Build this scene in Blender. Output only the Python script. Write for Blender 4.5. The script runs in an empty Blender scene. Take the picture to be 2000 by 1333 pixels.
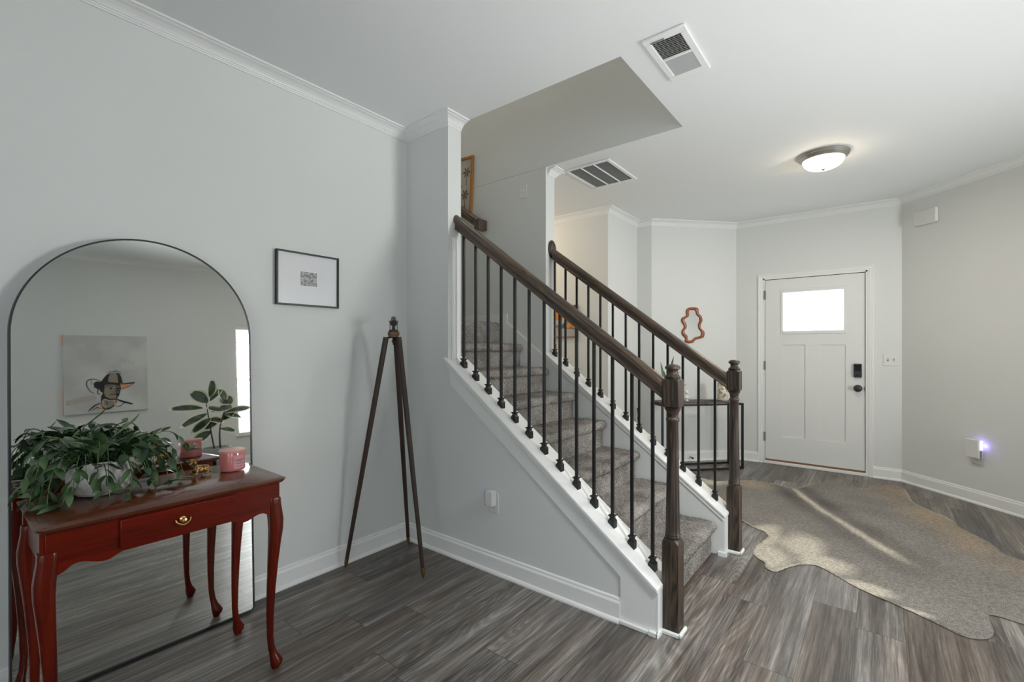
import bpy, bmesh, math, random
from mathutils import Vector, Matrix, noise
from mathutils.geometry import delaunay_2d_cdt
sc = bpy.context.scene
col = sc.collection
R = math.radians
# ---------------------------------------------------------------- camera
cd = bpy.data.cameras.new('camera'); cam = bpy.data.objects.new('camera', cd); col.objects.link(cam)
cam.location = (0, 0, 1.29); cam.rotation_euler = (R(90), 0, R(38.362))
cd.sensor_width = 36; cd.lens = 906.6/2000*36; cd.shift_y = 15/2000; cd.clip_start = .05
sc.camera = cam
# ---------------------------------------------------------------- world, light, exposure
w = bpy.data.worlds.new('sky'); sc.world = w; w.use_nodes = True
bg = w.node_tree.nodes['Background']; bg.inputs[0].default_value = (.90, .96, 1, 1); bg.inputs[1].default_value = 3.7
sc.view_settings.view_transform = 'Standard'; sc.view_settings.look = 'None'
sc.view_settings.gamma = 1; sc.view_settings.use_curve_mapping = False
sc.view_settings.exposure = 0.12
sc.cycles.max_bounces = 10; sc.cycles.diffuse_bounces = 7; sc.cycles.use_denoising = True
sc.cycles.sample_clamp_indirect = 6

def light(name, kind, loc, power, color=(1, 1, 1), size=(1, 1), rot=(0, 0, 0), portal=False, radius=.05):
    l = bpy.data.lights.new(name, kind); l.energy = power; l.color = color
    if kind == 'AREA':
        l.shape = 'RECTANGLE'; l.size, l.size_y = size
        if portal: l.cycles.is_portal = True
    else: l.shadow_soft_size = radius
    o = bpy.data.objects.new(name, l); o.location = loc; o.rotation_euler = rot; col.objects.link(o)
    return o
W1 = (2.76, 3.64, .42, 1.98)      # window by the entry: y0,y1,z0,z1 on x=2.3
W2 = (.3, 2.0, .55, 2.15)       # window behind: x0,x1,z0,z1 on y=-3.4
W3 = (-2.3, -.5, .55, 2.15)       # window right of the camera: y0,y1,z0,z1 on x=2.3
light('daylight', 'AREA', (2.62, sum(W1[:2])/2, 1.25), 198, (.98, 1, .98), (1.0, 1.6), (0, R(90), 0))
up = light('ceiling_fill_spot', 'SPOT', (.42, 1.35, .55), 112, (1, 1, 1), radius=.15)  # unseen spot added to brighten the ceiling; no lamp stands here
up.rotation_euler = (Vector((-.1, 1.95, 2.748))-up.location).to_track_quat('-Z', 'Y').to_euler(); up.data.spot_size = R(104); up.data.spot_blend = 1
dn = light('floor_fill_spot', 'SPOT', (.5, 1.5, 2.1), 136, (1, 1, 1), radius=.15)  # added out-of-view spot filling the floor from above; no fixture
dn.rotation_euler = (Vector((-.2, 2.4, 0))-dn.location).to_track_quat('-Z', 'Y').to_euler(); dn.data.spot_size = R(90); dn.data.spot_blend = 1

# ---------------------------------------------------------------- helpers
class MB:
    def __init__(s): s.v = []; s.f = []; s.m = []
    def add(s, vs, fs, mi=0):
        b = len(s.v); s.v += [tuple(p) for p in vs]; s.f += [tuple(i+b for i in f) for f in fs]; s.m += [mi]*len(fs); return s
    def box(s, x0, x1, y0, y1, z0, z1, mi=0, M=None):
        vs = [Vector((x, y, z)) for z in (z0, z1) for y in (y0, y1) for x in (x0, x1)]
        if M: vs = [M @ v for v in vs]
        return s.add(vs, [(0, 2, 3, 1), (4, 5, 7, 6), (0, 1, 5, 4), (2, 6, 7, 3), (0, 4, 6, 2), (1, 3, 7, 5)], mi)
    def loft(s, rings, cap=True, mi=0, closed=False):
        n = len(rings[0]); vs = [p for r in rings for p in r]; fs = []
        m = len(rings)
        for i in range(m if closed else m-1):
            j = (i+1) % m
            for k in range(n): fs.append((i*n+k, i*n+(k+1) % n, j*n+(k+1) % n, j*n+k))
        if cap and not closed: fs += [tuple(range(n))[::-1], tuple(range((m-1)*n, m*n))]
        return s.add(vs, fs, mi)
    def lathe(s, prof, c=(0, 0, 0), n=32, mi=0, cap=True, M=None):
        rings = []
        for r, z in prof:
            ring = [Vector((r*math.cos(2*math.pi*k/n), r*math.sin(2*math.pi*k/n), z)) for k in range(n)]
            if M: ring = [M @ p for p in ring]
            rings.append([p+Vector(c) for p in ring])
        return s.loft(rings, cap, mi)
    def tube(s, pts, rad, n=10, mi=0, cap=True):
        pts = [Vector(p) for p in pts]; rings = []
        if not isinstance(rad, (list, tuple)): rad = [rad]*len(pts)
        up = None
        for i, p in enumerate(pts):
            d = (pts[min(i+1, len(pts)-1)]-pts[max(i-1, 0)]).normalized()
            if up is None: up = Vector((0, 0, 1)) if abs(d.z) < .9 else Vector((1, 0, 0))
            a = (up-d*up.dot(d)).normalized(); b = d.cross(a); up = a
            rings.append([p+(a*math.cos(2*math.pi*k/n)+b*math.sin(2*math.pi*k/n))*rad[i] for k in range(n)])
        return s.loft(rings, cap, mi)
    def prism(s, poly, axis, a0, a1, mi=0):
        # poly = 2D points in the two other axes (in xyz order), extruded along axis from a0 to a1
        def P(q, a):
            return {0: (a, q[0], q[1]), 1: (q[0], a, q[1]), 2: (q[0], q[1], a)}[axis]
        return s.loft([[P(q, a0) for q in poly], [P(q, a1) for q in poly]], True, mi)
    def build(s, name, mat, parent=None, smooth=False, kind=None, bevel=0, seg=2, angle=40, fix=True):
        me = bpy.data.meshes.new(name)
        off = WL(parent) if parent else Vector((0, 0, 0))
        me.from_pydata([tuple(Vector(p)-off) for p in s.v], [], s.f)
        mats = mat if isinstance(mat, (list, tuple)) else [mat]
        for m in mats: me.materials.append(m)
        for p, mi in zip(me.polygons, s.m): p.material_index = mi
        if fix:
            bm = bmesh.new(); bm.from_mesh(me); bmesh.ops.recalc_face_normals(bm, faces=bm.faces); bm.to_mesh(me); bm.free()
        if smooth:
            me.shade_smooth()
            try: me.set_sharp_from_angle(angle=R(angle))
            except Exception: pass
        o = bpy.data.objects.new(name, me); col.objects.link(o)
        if parent: o.parent = parent
        if kind: o['kind'] = kind
        if bevel:
            b = o.modifiers.new('bevel', 'BEVEL'); b.width = bevel; b.segments = seg; b.limit_method = 'ANGLE'; b.angle_limit = R(35)
            if not smooth:
                me.shade_smooth()
                try: me.set_sharp_from_angle(angle=R(35))
                except Exception: pass
        return o
def WL(o):
    v = Vector((0, 0, 0))
    while o: v += Vector(o.location); o = o.parent
    return v
def thing(name, label, cat, loc, group=None, kind=None):
    o = bpy.data.objects.new(name, None); o.location = loc; o.empty_display_size = .1; col.objects.link(o)
    return tag(o, label, cat, group, kind)
def tag(o, label=None, cat=None, group=None, kind=None):
    for k, v in (('label', label), ('category', cat), ('group', group), ('kind', kind)):
        if v: o[k] = v
    return o
def dup(o, off, parent=None):
    c = o.copy(); col.objects.link(c)
    c.parent = parent
    c.location = Vector(o.location)+Vector(off)
    for ch in o.children:
        g = ch.copy(); g.parent = c; col.objects.link(g)
    return c
def catmull(pts, n=6, closed=False):
    out = []; m = len(pts); P = [Vector(p) for p in pts]
    rng = range(m if closed else m-1)
    for i in rng:
        p0 = P[(i-1) % m] if closed or i > 0 else P[0]; p1 = P[i]; p2 = P[(i+1) % m]
        p3 = P[(i+2) % m] if closed or i+2 < m else P[-1]
        for k in range(n):
            t = k/n
            out.append(.5*((2*p1)+(p2-p0)*t+(2*p0-5*p1+4*p2-p3)*t*t+(3*p1-p0-3*p2+p3)*t**3))
    if not closed: out.append(P[-1])
    return out

# ---------------------------------------------------------------- materials
def mat(name, c, rough=.5, metal=0, spec=.5, emit=None, es=1, coat=0, trans=0):
    m = bpy.data.materials.new(name); m.use_nodes = True; b = m.node_tree.nodes['Principled BSDF']
    b.inputs['Base Color'].default_value = (*c, 1); b.inputs['Roughness'].default_value = rough
    b.inputs['Metallic'].default_value = metal; b.inputs['Specular IOR Level'].default_value = spec
    b.inputs['Coat Weight'].default_value = coat; b.inputs['Transmission Weight'].default_value = trans
    if emit: b.inputs['Emission Color'].default_value = (*emit, 1); b.inputs['Emission Strength'].default_value = es
    m.diffuse_color = (*c, 1)
    return m
def nd(m, t, **kw):
    n = m.node_tree.nodes.new(t)
    for k, v in kw.items():
        if k in n.inputs.keys(): n.inputs[k].default_value = v
        else: setattr(n, k, v)
    return n
def ln(m, a, b): m.node_tree.links.new(a, b)
def bsdf(m): return m.node_tree.nodes['Principled BSDF']
def coords(m, scale=(1, 1, 1), kind='Object', rot=(0, 0, 0)):
    t = nd(m, 'ShaderNodeTexCoord'); mp = nd(m, 'ShaderNodeMapping'); mp.inputs['Scale'].default_value = scale; mp.inputs['Rotation'].default_value = rot
    ln(m, t.outputs[kind], mp.inputs['Vector']); return mp.outputs['Vector']
def ramp(m, fac, stops):
    r = nd(m, 'ShaderNodeValToRGB'); el = r.color_ramp.elements
    while len(el) < len(stops): el.new(.5)
    for e, (p, c) in zip(el, stops): e.position = p; e.color = (*c, 1) if len(c) == 3 else c
    ln(m, fac, r.inputs['Fac']); return r.outputs['Color']
def bump(m, h, strength=.2, dist=.002):
    b = nd(m, 'ShaderNodeBump'); b.inputs['Strength'].default_value = strength; b.inputs['Distance'].default_value = dist
    ln(m, h, b.inputs['Height']); ln(m, b.outputs['Normal'], bsdf(m).inputs['Normal'])
def paint(name, c, rough=.6, tex=.08):
    m = mat(name, c, rough, spec=.3); n = nd(m, 'ShaderNodeTexNoise', Scale=260, Detail=3); ln(m, coords(m), n.inputs['Vector'])
    bump(m, n.outputs['Fac'], tex, .001); return m
M_wall = paint('wall paint', (.70, .715, .70))
M_ceil = paint('ceiling paint', (.78, .80, .80), .8)
M_trim = paint('white trim paint', (.80, .81, .80), .35, .02)
M_door = paint('door paint', (.74, .75, .74), .4, .02)
M_well = M_wall
def wood(name, dark, light_, rough=.35, scale=(1, 1, 1), grain=18, axis=2, coat=0, contrast=(.3, .7)):
    m = mat(name, light_, rough, coat=coat)
    sc_ = [scale[i]*(grain if i != axis else grain*.06) for i in range(3)]
    v = coords(m, sc_)
    n = nd(m, 'ShaderNodeTexNoise', Scale=1.6, Detail=7, Roughness=.62, Distortion=1.2); ln(m, v, n.inputs['Vector'])
    n2 = nd(m, 'ShaderNodeTexNoise', Scale=9, Detail=4, Roughness=.7); ln(m, v, n2.inputs['Vector'])
    mx = nd(m, 'ShaderNodeMix'); mx.data_type = 'FLOAT'; mx.inputs[0].default_value = .35
    ln(m, n.outputs['Fac'], mx.inputs[2]); ln(m, n2.outputs['Fac'], mx.inputs[3])
    c = ramp(m, mx.outputs[0], [(contrast[0], dark), (contrast[1], light_)]); ln(m, c, bsdf(m).inputs['Base Color'])
    bump(m, n2.outputs['Fac'], .15, .001); return m
def oak(name, axis=2, tint=1.0, wf=.5, rot=None):
    def coords(m, sc_):
        tq = nd(m, 'ShaderNodeTexCoord'); m1 = nd(m, 'ShaderNodeMapping'); m2 = nd(m, 'ShaderNodeMapping')
        if rot: m1.inputs['Rotation'].default_value = rot
        m2.inputs['Scale'].default_value = sc_; ln(m, tq.outputs['Object'], m1.inputs['Vector']); ln(m, m1.outputs[0], m2.inputs['Vector']); return m2.outputs[0]
    m = mat(name, (.06, .04, .03), .40)
    s = [6, 6, 6]; s[axis] = .42
    v = coords(m, s)
    wv = nd(m, 'ShaderNodeTexNoise', Scale=3.0, Detail=2, Roughness=.5, Distortion=.6); ln(m, v, wv.inputs['Vector'])
    sn = nd(m, 'ShaderNodeMath'); sn.operation = 'SINE'; mu = nd(m, 'ShaderNodeMath'); mu.operation = 'MULTIPLY'; mu.inputs[1].default_value = 55
    ln(m, wv.outputs['Fac'], mu.inputs[0]); ln(m, mu.outputs[0], sn.inputs[0])
    ad = nd(m, 'ShaderNodeMath'); ad.operation = 'MULTIPLY_ADD'; ad.inputs[1].default_value = .3; ad.inputs[2].default_value = .5; ln(m, sn.outputs[0], ad.inputs[0])
    s2 = [70, 70, 70]; s2[axis] = 2.5
    n2 = nd(m, 'ShaderNodeTexNoise', Scale=1.5, Detail=5, Roughness=.7); ln(m, coords(m, s2), n2.inputs['Vector'])
    mx = nd(m, 'ShaderNodeMix'); mx.data_type = 'FLOAT'; mx.inputs[0].default_value = 1-wf
    ln(m, ad.outputs[0], mx.inputs[2]); ln(m, n2.outputs['Fac'], mx.inputs[3])
    t = tint
    c = ramp(m, mx.outputs[0], [(.30, (.009*t, .008*t, .0075*t)), (.45, (.033*t, .025*t, .020*t)), (.66, (.088*t, .056*t, .035*t))])
    ln(m, c, bsdf(m).inputs['Base Color']); bump(m, n2.outputs['Fac'], .3, .001); return m
M_oak = oak('stained oak, upright', 2, 1.05, .36); M_oakx = oak('stained oak rail', 0, 2.0, .22, (0, R(-36.4), 0)); bsdf(M_oakx).inputs['Roughness'].default_value = .32
M_mahog = wood('mahogany', (.045, .003, .001), (.20, .013, .003), .27, grain=9, axis=1, coat=.12)
M_mahogv = wood('mahogany, upright', (.045, .004, .0015), (.17, .013, .003), .24, grain=9, axis=2, coat=.3)
M_mahogt = wood('mahogany top', (.065, .014, .006), (.16, .04, .016), .24, grain=9, axis=1, coat=.3)
for m_ in (M_mahog, M_mahogv): bsdf(m_).inputs['Specular IOR Level'].default_value = .25; bsdf(m_).inputs['Coat Weight'].default_value = .06
M_black = mat('black iron', (.018, .018, .019), .36, .3)
M_blackp = mat('black frame', (.02, .021, .023), .4)
M_brass = mat('brass', (.75, .5, .2), .3, 1)
M_oldbrass = mat('aged brass', (.25, .16, .07), .45, .9)
M_nickel = mat('brushed nickel', (.5, .48, .45), .33, 1)
M_mirror = mat('mirror glass', (.92, .94, .93), .015, 1)
M_white = mat('white plastic', (.72, .72, .70), .35)
M_greyp = mat('grey plastic', (.2, .2, .2), .45)
M_dark = mat('dark void', (.02, .02, .02), .8); M_duct = mat('grey backing behind grille', (.27, .28, .275), .9)
M_grille = mat('grey louvre paint', (.62, .63, .63), .55); M_louv_shaded = mat('shaded white louvre', (.52, .54, .54), .5)  # last one: white louvres with their shade mixed into the colour

# floor planks (long side along Y)
def floor_mat():
    m = mat('grey oak vinyl planks', (.2, .18, .17), .33, spec=.45)
    tc = nd(m, 'ShaderNodeTexCoord'); sep = nd(m, 'ShaderNodeSeparateXYZ'); ln(m, tc.outputs['Object'], sep.inputs[0])
    def math_(op, a, b=None, c=None):
        n = nd(m, 'ShaderNodeMath'); n.operation = op
        for i, q in enumerate((a, b, c)):
            if q is None: continue
            if isinstance(q, (int, float)): n.inputs[i].default_value = q
            else: ln(m, q, n.inputs[i])
        return n.outputs[0]
    W, L = .1778, 1.22
    u = math_('DIVIDE', math_('ADD', sep.outputs['X'], .442), W)
    row = math_('FLOOR', u); fu = math_('SUBTRACT', u, row)
    wn = nd(m, 'ShaderNodeTexWhiteNoise'); wn.noise_dimensions = '1D'
    # row offsets follow the stagger seen by the stairs
    off = math_('MULTIPLY', math_('SINE', math_('MULTIPLY', row, 2.17)), .61)
    v = math_('DIVIDE', math_('ADD', math_('ADD', sep.outputs['Y'], off), -2.1), L)
    cell = math_('FLOOR', v); fv = math_('SUBTRACT', v, cell)
    ident = math_('ADD', math_('MULTIPLY', row, 7.31), math_('MULTIPLY', cell, 3.77)); ln(m, ident, wn.inputs['W'])
    rnd = wn.outputs['Value']
    # grain
    cmb = nd(m, 'ShaderNodeCombineXYZ'); ln(m, math_('MULTIPLY', sep.outputs['X'], 1.0), cmb.inputs[0])
    ln(m, math_('MULTIPLY', sep.outputs['Y'], .085), cmb.inputs[1]); ln(m, math_('MULTIPLY', rnd, 31), cmb.inputs[2])
    fine = nd(m, 'ShaderNodeCombineXYZ'); ln(m, sep.outputs['X'], fine.inputs[0]); ln(m, math_('MULTIPLY', sep.outputs['Y'], .03), fine.inputs[1]); ln(m, math_('MULTIPLY', rnd, 31), fine.inputs[2])
    n1 = nd(m, 'ShaderNodeTexNoise', Scale=14, Detail=5, Roughness=.6, Distortion=.5); ln(m, cmb.outputs[0], n1.inputs['Vector'])
    n2 = nd(m, 'ShaderNodeTexNoise', Scale=210, Detail=4, Roughness=.7); ln(m, fine.outputs[0], n2.inputs['Vector'])
    n4 = nd(m, 'ShaderNodeTexNoise', Scale=60, Detail=6, Roughness=.65, Distortion=.4); ln(m, fine.outputs[0], n4.inputs['Vector'])
    # cathedral figure: contour lines of a smooth stretched field
    cf = nd(m, 'ShaderNodeCombineXYZ'); ln(m, sep.outputs['X'], cf.inputs[0]); ln(m, math_('MULTIPLY', sep.outputs['Y'], .10), cf.inputs[1]); ln(m, math_('MULTIPLY', rnd, 57), cf.inputs[2])
    wv = nd(m, 'ShaderNodeTexNoise', Scale=6.5, Detail=1.5, Roughness=.4, Distortion=.3); ln(m, cf.outputs[0], wv.inputs['Vector'])
    sn = math_('POWER', math_('ABSOLUTE', math_('SINE', math_('MULTIPLY', wv.outputs['Fac'], 105))), 4)
    wn2 = nd(m, 'ShaderNodeTexWhiteNoise'); wn2.noise_dimensions = '1D'; ln(m, math_('ADD', ident, 51.3), wn2.inputs['W'])
    mix1 = math_('ADD', math_('MULTIPLY', n1.outputs['Fac'], .36), math_('ADD', math_('MULTIPLY', n2.outputs['Fac'], .24), math_('MULTIPLY', n4.outputs['Fac'], .36)))
    mix1 = math_('ADD', mix1, math_('MULTIPLY', math_('MULTIPLY', sn, n2.outputs['Fac']), math_('MULTIPLY', math_('GREATER_THAN', wn2.outputs['Value'], .5), .085)))
    mix2 = math_('ADD', mix1, math_('MULTIPLY', math_('SUBTRACT', rnd, .5), .075))
    c = ramp(m, mix2, [(.38, (.044, .039, .035)), (.46, (.105, .094, .086)), (.53, (.185, .172, .162)), (.63, (.38, .37, .355))])
    n3 = nd(m, 'ShaderNodeTexNoise', Scale=4, Detail=3); ln(m, cmb.outputs[0], n3.inputs['Vector'])
    hue = nd(m, 'ShaderNodeMix'); hue.data_type = 'RGBA'; hue.blend_type = 'MULTIPLY'
    ln(m, ramp(m, n3.outputs['Fac'], [(.45, (1, 1, 1)), (.62, (1.0, .90, .81))]), hue.inputs[7]); ln(m, c, hue.inputs[6]); hue.inputs[0].default_value = 1
    # seams
    e1 = math_('MULTIPLY', math_('MINIMUM', fu, math_('SUBTRACT', 1, fu)), W)
    e2 = math_('MULTIPLY', math_('MINIMUM', fv, math_('SUBTRACT', 1, fv)), L)
    seam = math_('MINIMUM', math_('MULTIPLY', e1, 1.8), e2)
    sm = math_('SMOOTH_MIN', math_('DIVIDE', seam, .0022), 1, .1)
    sf = nd(m, 'ShaderNodeMix'); sf.data_type = 'RGBA'; sf.inputs[6].default_value = (.02, .018, .016, 1)
    ln(m, sm, sf.inputs[0]); ln(m, hue.outputs[2], sf.inputs[7]); ln(m, sf.outputs[2], bsdf(m).inputs['Base Color'])
    ln(m, math_('ADD', .27, math_('MULTIPLY', n2.outputs['Fac'], .2)), bsdf(m).inputs['Roughness'])
    bump(m, math_('ADD', math_('MULTIPLY', n2.outputs['Fac'], .4), sm), .15, .001)
    return m
M_floor = floor_mat()
def carpet_mat():
    m = mat('grey taupe carpet', (.2, .18, .17), .95, spec=.1)
    n = nd(m, 'ShaderNodeTexNoise', Scale=170, Detail=4, Roughness=.75); ln(m, coords(m), n.inputs['Vector'])
    n2 = nd(m, 'ShaderNodeTexNoise', Scale=7, Detail=2); ln(m, coords(m), n2.inputs['Vector'])
    mx = nd(m, 'ShaderNodeMix'); mx.data_type = 'FLOAT'; mx.inputs[0].default_value = .22; ln(m, n.outputs['Fac'], mx.inputs[2]); ln(m, n2.outputs['Fac'], mx.inputs[3])
    c = ramp(m, mx.outputs[0], [(.36, (.055, .050, .046)), (.5, (.27, .25, .23)), (.64, (.60, .56, .53))]); ln(m, c, bsdf(m).inputs['Base Color'])
    bump(m, n.outputs['Fac'], .9, .006); return m
M_carpet = carpet_mat()

# ---------------------------------------------------------------- room shell
CZ = 2.748; CH = CZ
XL, YS, YSb = -2.523, 2.035, 2.15       # left wall, stair wall front/back
YF0, YF1 = 3.085, 3.21                  # far stair wall
XR, YB = 2.3, -3.4
XW, XE = -4.6, -3.75
HOLE = (-3.75, -1.012, 2.15, 3.085)
A45, B45 = (-2.03, 5.12), (-1.314, 5.891)
KX, KY = -2.205, 4.389
CX, CY = .171, 5.891                    # right end of the entry wall
XC = CX+(CY-3.762)                      # meets x=2.3
def st(name, mb, m, **kw): return mb.build(name, m, kind='structure', **kw)
st('floor', MB().box(XW-.2, XR+.3, YB-.3, 6.3, -.12, 0), M_floor)
c = MB(); x0, x1, y0, y1 = HOLE

for q in ((XW-.1, XR+.2, YB-.2, y0), (XW-.1, -2.096, y1+.03, 6.3), (-2.096, XR+.2, y1, 6.3), (x1, XR+.2, y0, y1), (XW-.1, x0, y0, y1)): c.box(*q, CZ, CZ+.002)
st('ceiling', c, M_ceil)
# walls around
st('wall_left', MB().box(XL-.12, XL, YB, YS, 0, CZ), M_wall)
def wall_with(name, fixed, a0, a1, ops, axis, m, z1=CZ):
    """wall slab; fixed=(f0,f1) thickness on the other axis; ops = [(b0,b1,z0,z1)]"""
    mb = MB(); cur = a0
    def bx(p, q, z0_, z1_):
        if q-p < 1e-4 or z1_-z0_ < 1e-4: return
        if axis == 0: mb.box(p, q, fixed[0], fixed[1], z0_, z1_)
        else: mb.box(fixed[0], fixed[1], p, q, z0_, z1_)
    for b0, b1, z0_, z1_ in sorted(ops):
        bx(cur, b0, 0, z1); bx(b0, b1, 0, z0_); bx(b0, b1, z1_, z1); cur = b1
    bx(cur, a1, 0, z1)
    return st(name, mb, m)
wall_with('wall_right', (XR, XR+.14), YB, 3.762, [W1, W3], 1, M_wall)
wall_with('wall_back', (YB-.14, YB), XL, XR+.14, [W2], 0, M_wall)
DX0, DX1, DZ1 = -1.035, -.095, 2.085
GL = (-.838, -.289, 1.485, 1.909)
wall_with('wall_front_entry', (CY, CY+.14), B45[0]-.12, CX, [(DX0, DX1, 0, DZ1)], 0, M_wall)
t = .14/math.sqrt(2)
st('wall_entry_angled_right', MB().prism([(CX, CY), (XR, 3.762), (XR+t, 3.762+t), (CX+t, CY+t)], 2, 0, CZ), M_wall)
ex, ey = .68049, .73276
st('wall_entry_angled_left', MB().prism([A45, B45, (B45[0]-ey*.1, B45[1]+ex*.1), (A45[0]-ey*.1, A45[1]+ex*.1)], 2, 0, CZ), M_wall)
st('wall_hall_far', MB().prism([(XW, KY), (KX, KY), (KX, 5.12), A45, (A45[0], 5.24), (KX-.12, 5.24), (KX-.12, KY+.12), (XW, KY+.12)], 2, 0, CZ), M_wall)
st('wall_hall_end', MB().box(XW-.12, XW, YF0, KY+.12, 0, CZ), M_wall)
# stair walls: front (full height left of x=-2.123, knee wall to the right) and far
def capz(x, zr, xr): return zr-.744*(x-xr)
FZ = lambda x: capz(x, .200, -.778)     # underside of cap, front
BZ = lambda x: capz(x, .236, -.746)     # underside of cap, far
XCOL, XCOL2, XK1 = -2.123, -2.096, -.782
st('wall_stair_front', MB().prism([(XW, 0), (XK1, 0), (XK1, FZ(XK1)), (XCOL, FZ(XCOL)), (XCOL, CZ), (XW, CZ)], 1, YS, YSb), M_wall)
st('wall_stair_far', MB().prism([(XW, 0), (-.76, 0), (-.76, BZ(-.76)), (XCOL2, BZ(XCOL2)), (XCOL2, CZ), (XW, CZ)], 1, YF0, YF1), M_wall)
UP = 5.3
st('wall_stairwell_front', MB().box(XE, HOLE[1], YSb-.1, YSb, CZ+.002, UP), M_well)
st('wall_stairwell_back', MB().box(XE, HOLE[1], YF0, YF0+.1, CZ+.002, UP), M_well)
st('wall_stairwell_right', MB().box(HOLE[1], HOLE[1]+.1, YSb-.1, YF0+.1, CZ+.002, UP), M_well)
st('wall_stairwell_left', MB().box(XE-.1, XE, YSb, YF0, 0, UP), M_well)
st('ceiling_stairwell', MB().box(XE-.1, HOLE[1]+.1, YSb-.1, YF0+.1, UP, UP+.1), M_ceil)

# ---- mouldings
def sweep(name, path, prof, side, m, closed=False, endcap=True):
    """prof = (out, z) points; side=+1 room on the left of travel"""
    P = [Vector(p) for p in path]; n = len(P); mb = MB(); rings = []
    for i, p in enumerate(P):
        d0 = (P[i]-P[i-1]).normalized() if i > 0 or closed else None
        d1 = (P[(i+1) % n]-P[i]).normalized() if i < n-1 or closed else None
        if d0 is None: d0 = d1
        if d1 is None: d1 = d0
        n0 = Vector((-d0.y, d0.x))*side; n1 = Vector((-d1.y, d1.x))*side
        b = (n0+n1).normalized(); k = 1/max(.3, b.dot(n0))
        rings.append([(p.x+b.x*k*o, p.y+b.y*k*o, z) for o, z in prof])
    mb.loft(rings, endcap, closed=closed)
    return st(name, mb, m)
crown = [(0, CZ-.057), (.007, CZ-.057), (.009, CZ-.051), (.013, CZ-.049), (.014, CZ-.043), (.019, CZ-.041), (.021, CZ-.036), (.030, CZ-.026), (.044, CZ-.017), (.062, CZ-.0125), (.066, CZ-.009), (.079, CZ-.008), (.081, CZ-.001), (.081, CZ), (0, CZ)]
sweep('trim_1', [(XL, YB), (XL, YS), (XCOL, YS), (XCOL, YSb-.005)], crown, -1, M_trim)
sweep('trim_2', [(XW, YF1), (XCOL2, YF1), (XCOL2, YF0+.02)], crown, 1, M_trim)
sweep('trim_3', [(XW, KY), (KX, KY), (KX, 5.12), A45, B45, (CX, CY), (XR, 3.762), (XR, YB), (XL, YB)], crown, -1, M_trim)
base = [(0, 0), (.026, 0), (.026, .008), (.021, .017), (.014, .021), (.013, .088), (.011, .094), (.008, .098), (.007, .108), (.004, .113), (0, .114)]
sweep('baseboard_left', [(XL, YB), (XL, YS), (-.957, YS)], base, -1, M_trim)
CAS0, CAS1 = -1.083, -.047
sweep('baseboard_hall', [(XW, KY), (KX, KY), (KX, 5.12), A45, B45, (CAS0, CY)], base, -1, M_trim)
sweep('baseboard_right', [(CAS1, CY), (CX, CY), (XR, 3.762), (XR, YB), (XL, YB)], base, -1, M_trim)
sweep('baseboard_stair_far', [(XW, YF1), (-.77, YF1)], base, 1, M_trim)
# skirt band + end panel on the knee wall
band = .118
mb = MB().prism([(XCOL+.01, FZ(XCOL+.01)), (XCOL+.03, FZ(XCOL+.03)-band), (-.957, FZ(-.957)-band), (-.957, 0.0), (XK1, 0), (XK1, FZ(XK1))], 1, YS-.007, YS)
st('trim_4', mb, M_trim, bevel=.002)
st('trim_5', MB().prism([(-.957, 0), (-.957, .02), (-.79, .02), (-.79, 0)], 1, YS-.021, YS-.007).box(-.815, XK1+.012, YS-.024, YS-.006, 0, .024).box(XK1, XK1+.014, YS-.024, 2.075, 0, .024), M_trim, bevel=.004)
# board closing the end of the knee walls
st('trim_6', MB().box(XK1, XK1+.008, YS-.008, YSb, 0, FZ(XK1)+.005), M_trim)
st('trim_7', MB().box(-.76, -.752, YF0, YF1, 0, BZ(-.76)+.005).box(-.79, -.74, YF0-.022, YF0, 0, .024), M_trim)
# caps
def cap_poly(f, xa, xb, th=.022): return [(xa, f(xa)), (xb, f(xb)), (xb, f(xb)+th), (xa, f(xa)+th)]
st('trim_8', MB().prism(cap_poly(FZ, XCOL-.02, -.772), 1, YS-.02, 2.213), M_trim, bevel=.004)
st('trim_9', MB().prism(cap_poly(BZ, XCOL2-.001, -.748, .02), 1, YF0-.02, 3.25), M_trim, bevel=.004)
# small cove under the caps
st('trim_10', MB().prism([(XCOL, FZ(XCOL)), (XCOL, FZ(XCOL)-.022), (XK1, FZ(XK1)-.022), (XK1, FZ(XK1))], 1, YS-.015, YS-.007), M_trim, bevel=.003)
st('trim_11', MB().prism([(XCOL2, BZ(XCOL2)), (XCOL2, BZ(XCOL2)-.028), (-.76, BZ(-.76)-.028), (-.76, BZ(-.76))], 1, YF0-.012, YF0), M_trim, bevel=.003)
# stair skirt on the upper far wall and landing base
st('trim_12', MB().prism([(XCOL2, 1.0), (XCOL2, 1.225), (-2.489, 1.514), (-2.489, 1.588), (XE, 1.588), (XE, 1.3), (-2.6, 1.3)], 1, YF0-.012, YF0), M_trim)
st('trim_13', MB().prism([(XCOL, .9), (XCOL, 1.235), (-2.489, 1.514), (-2.489, 1.588), (XE, 1.588), (XE, 1.3), (-2.6, 1.3)], 1, YSb, YSb+.012), M_trim)
# casing strips beside the columns (vertical corner trims)
st('trim_14', MB().box(XCOL-.001, XCOL+.006, YS+.03, YSb-.03, FZ(XCOL)+.02, 2.0), M_trim, bevel=.002)

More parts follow.
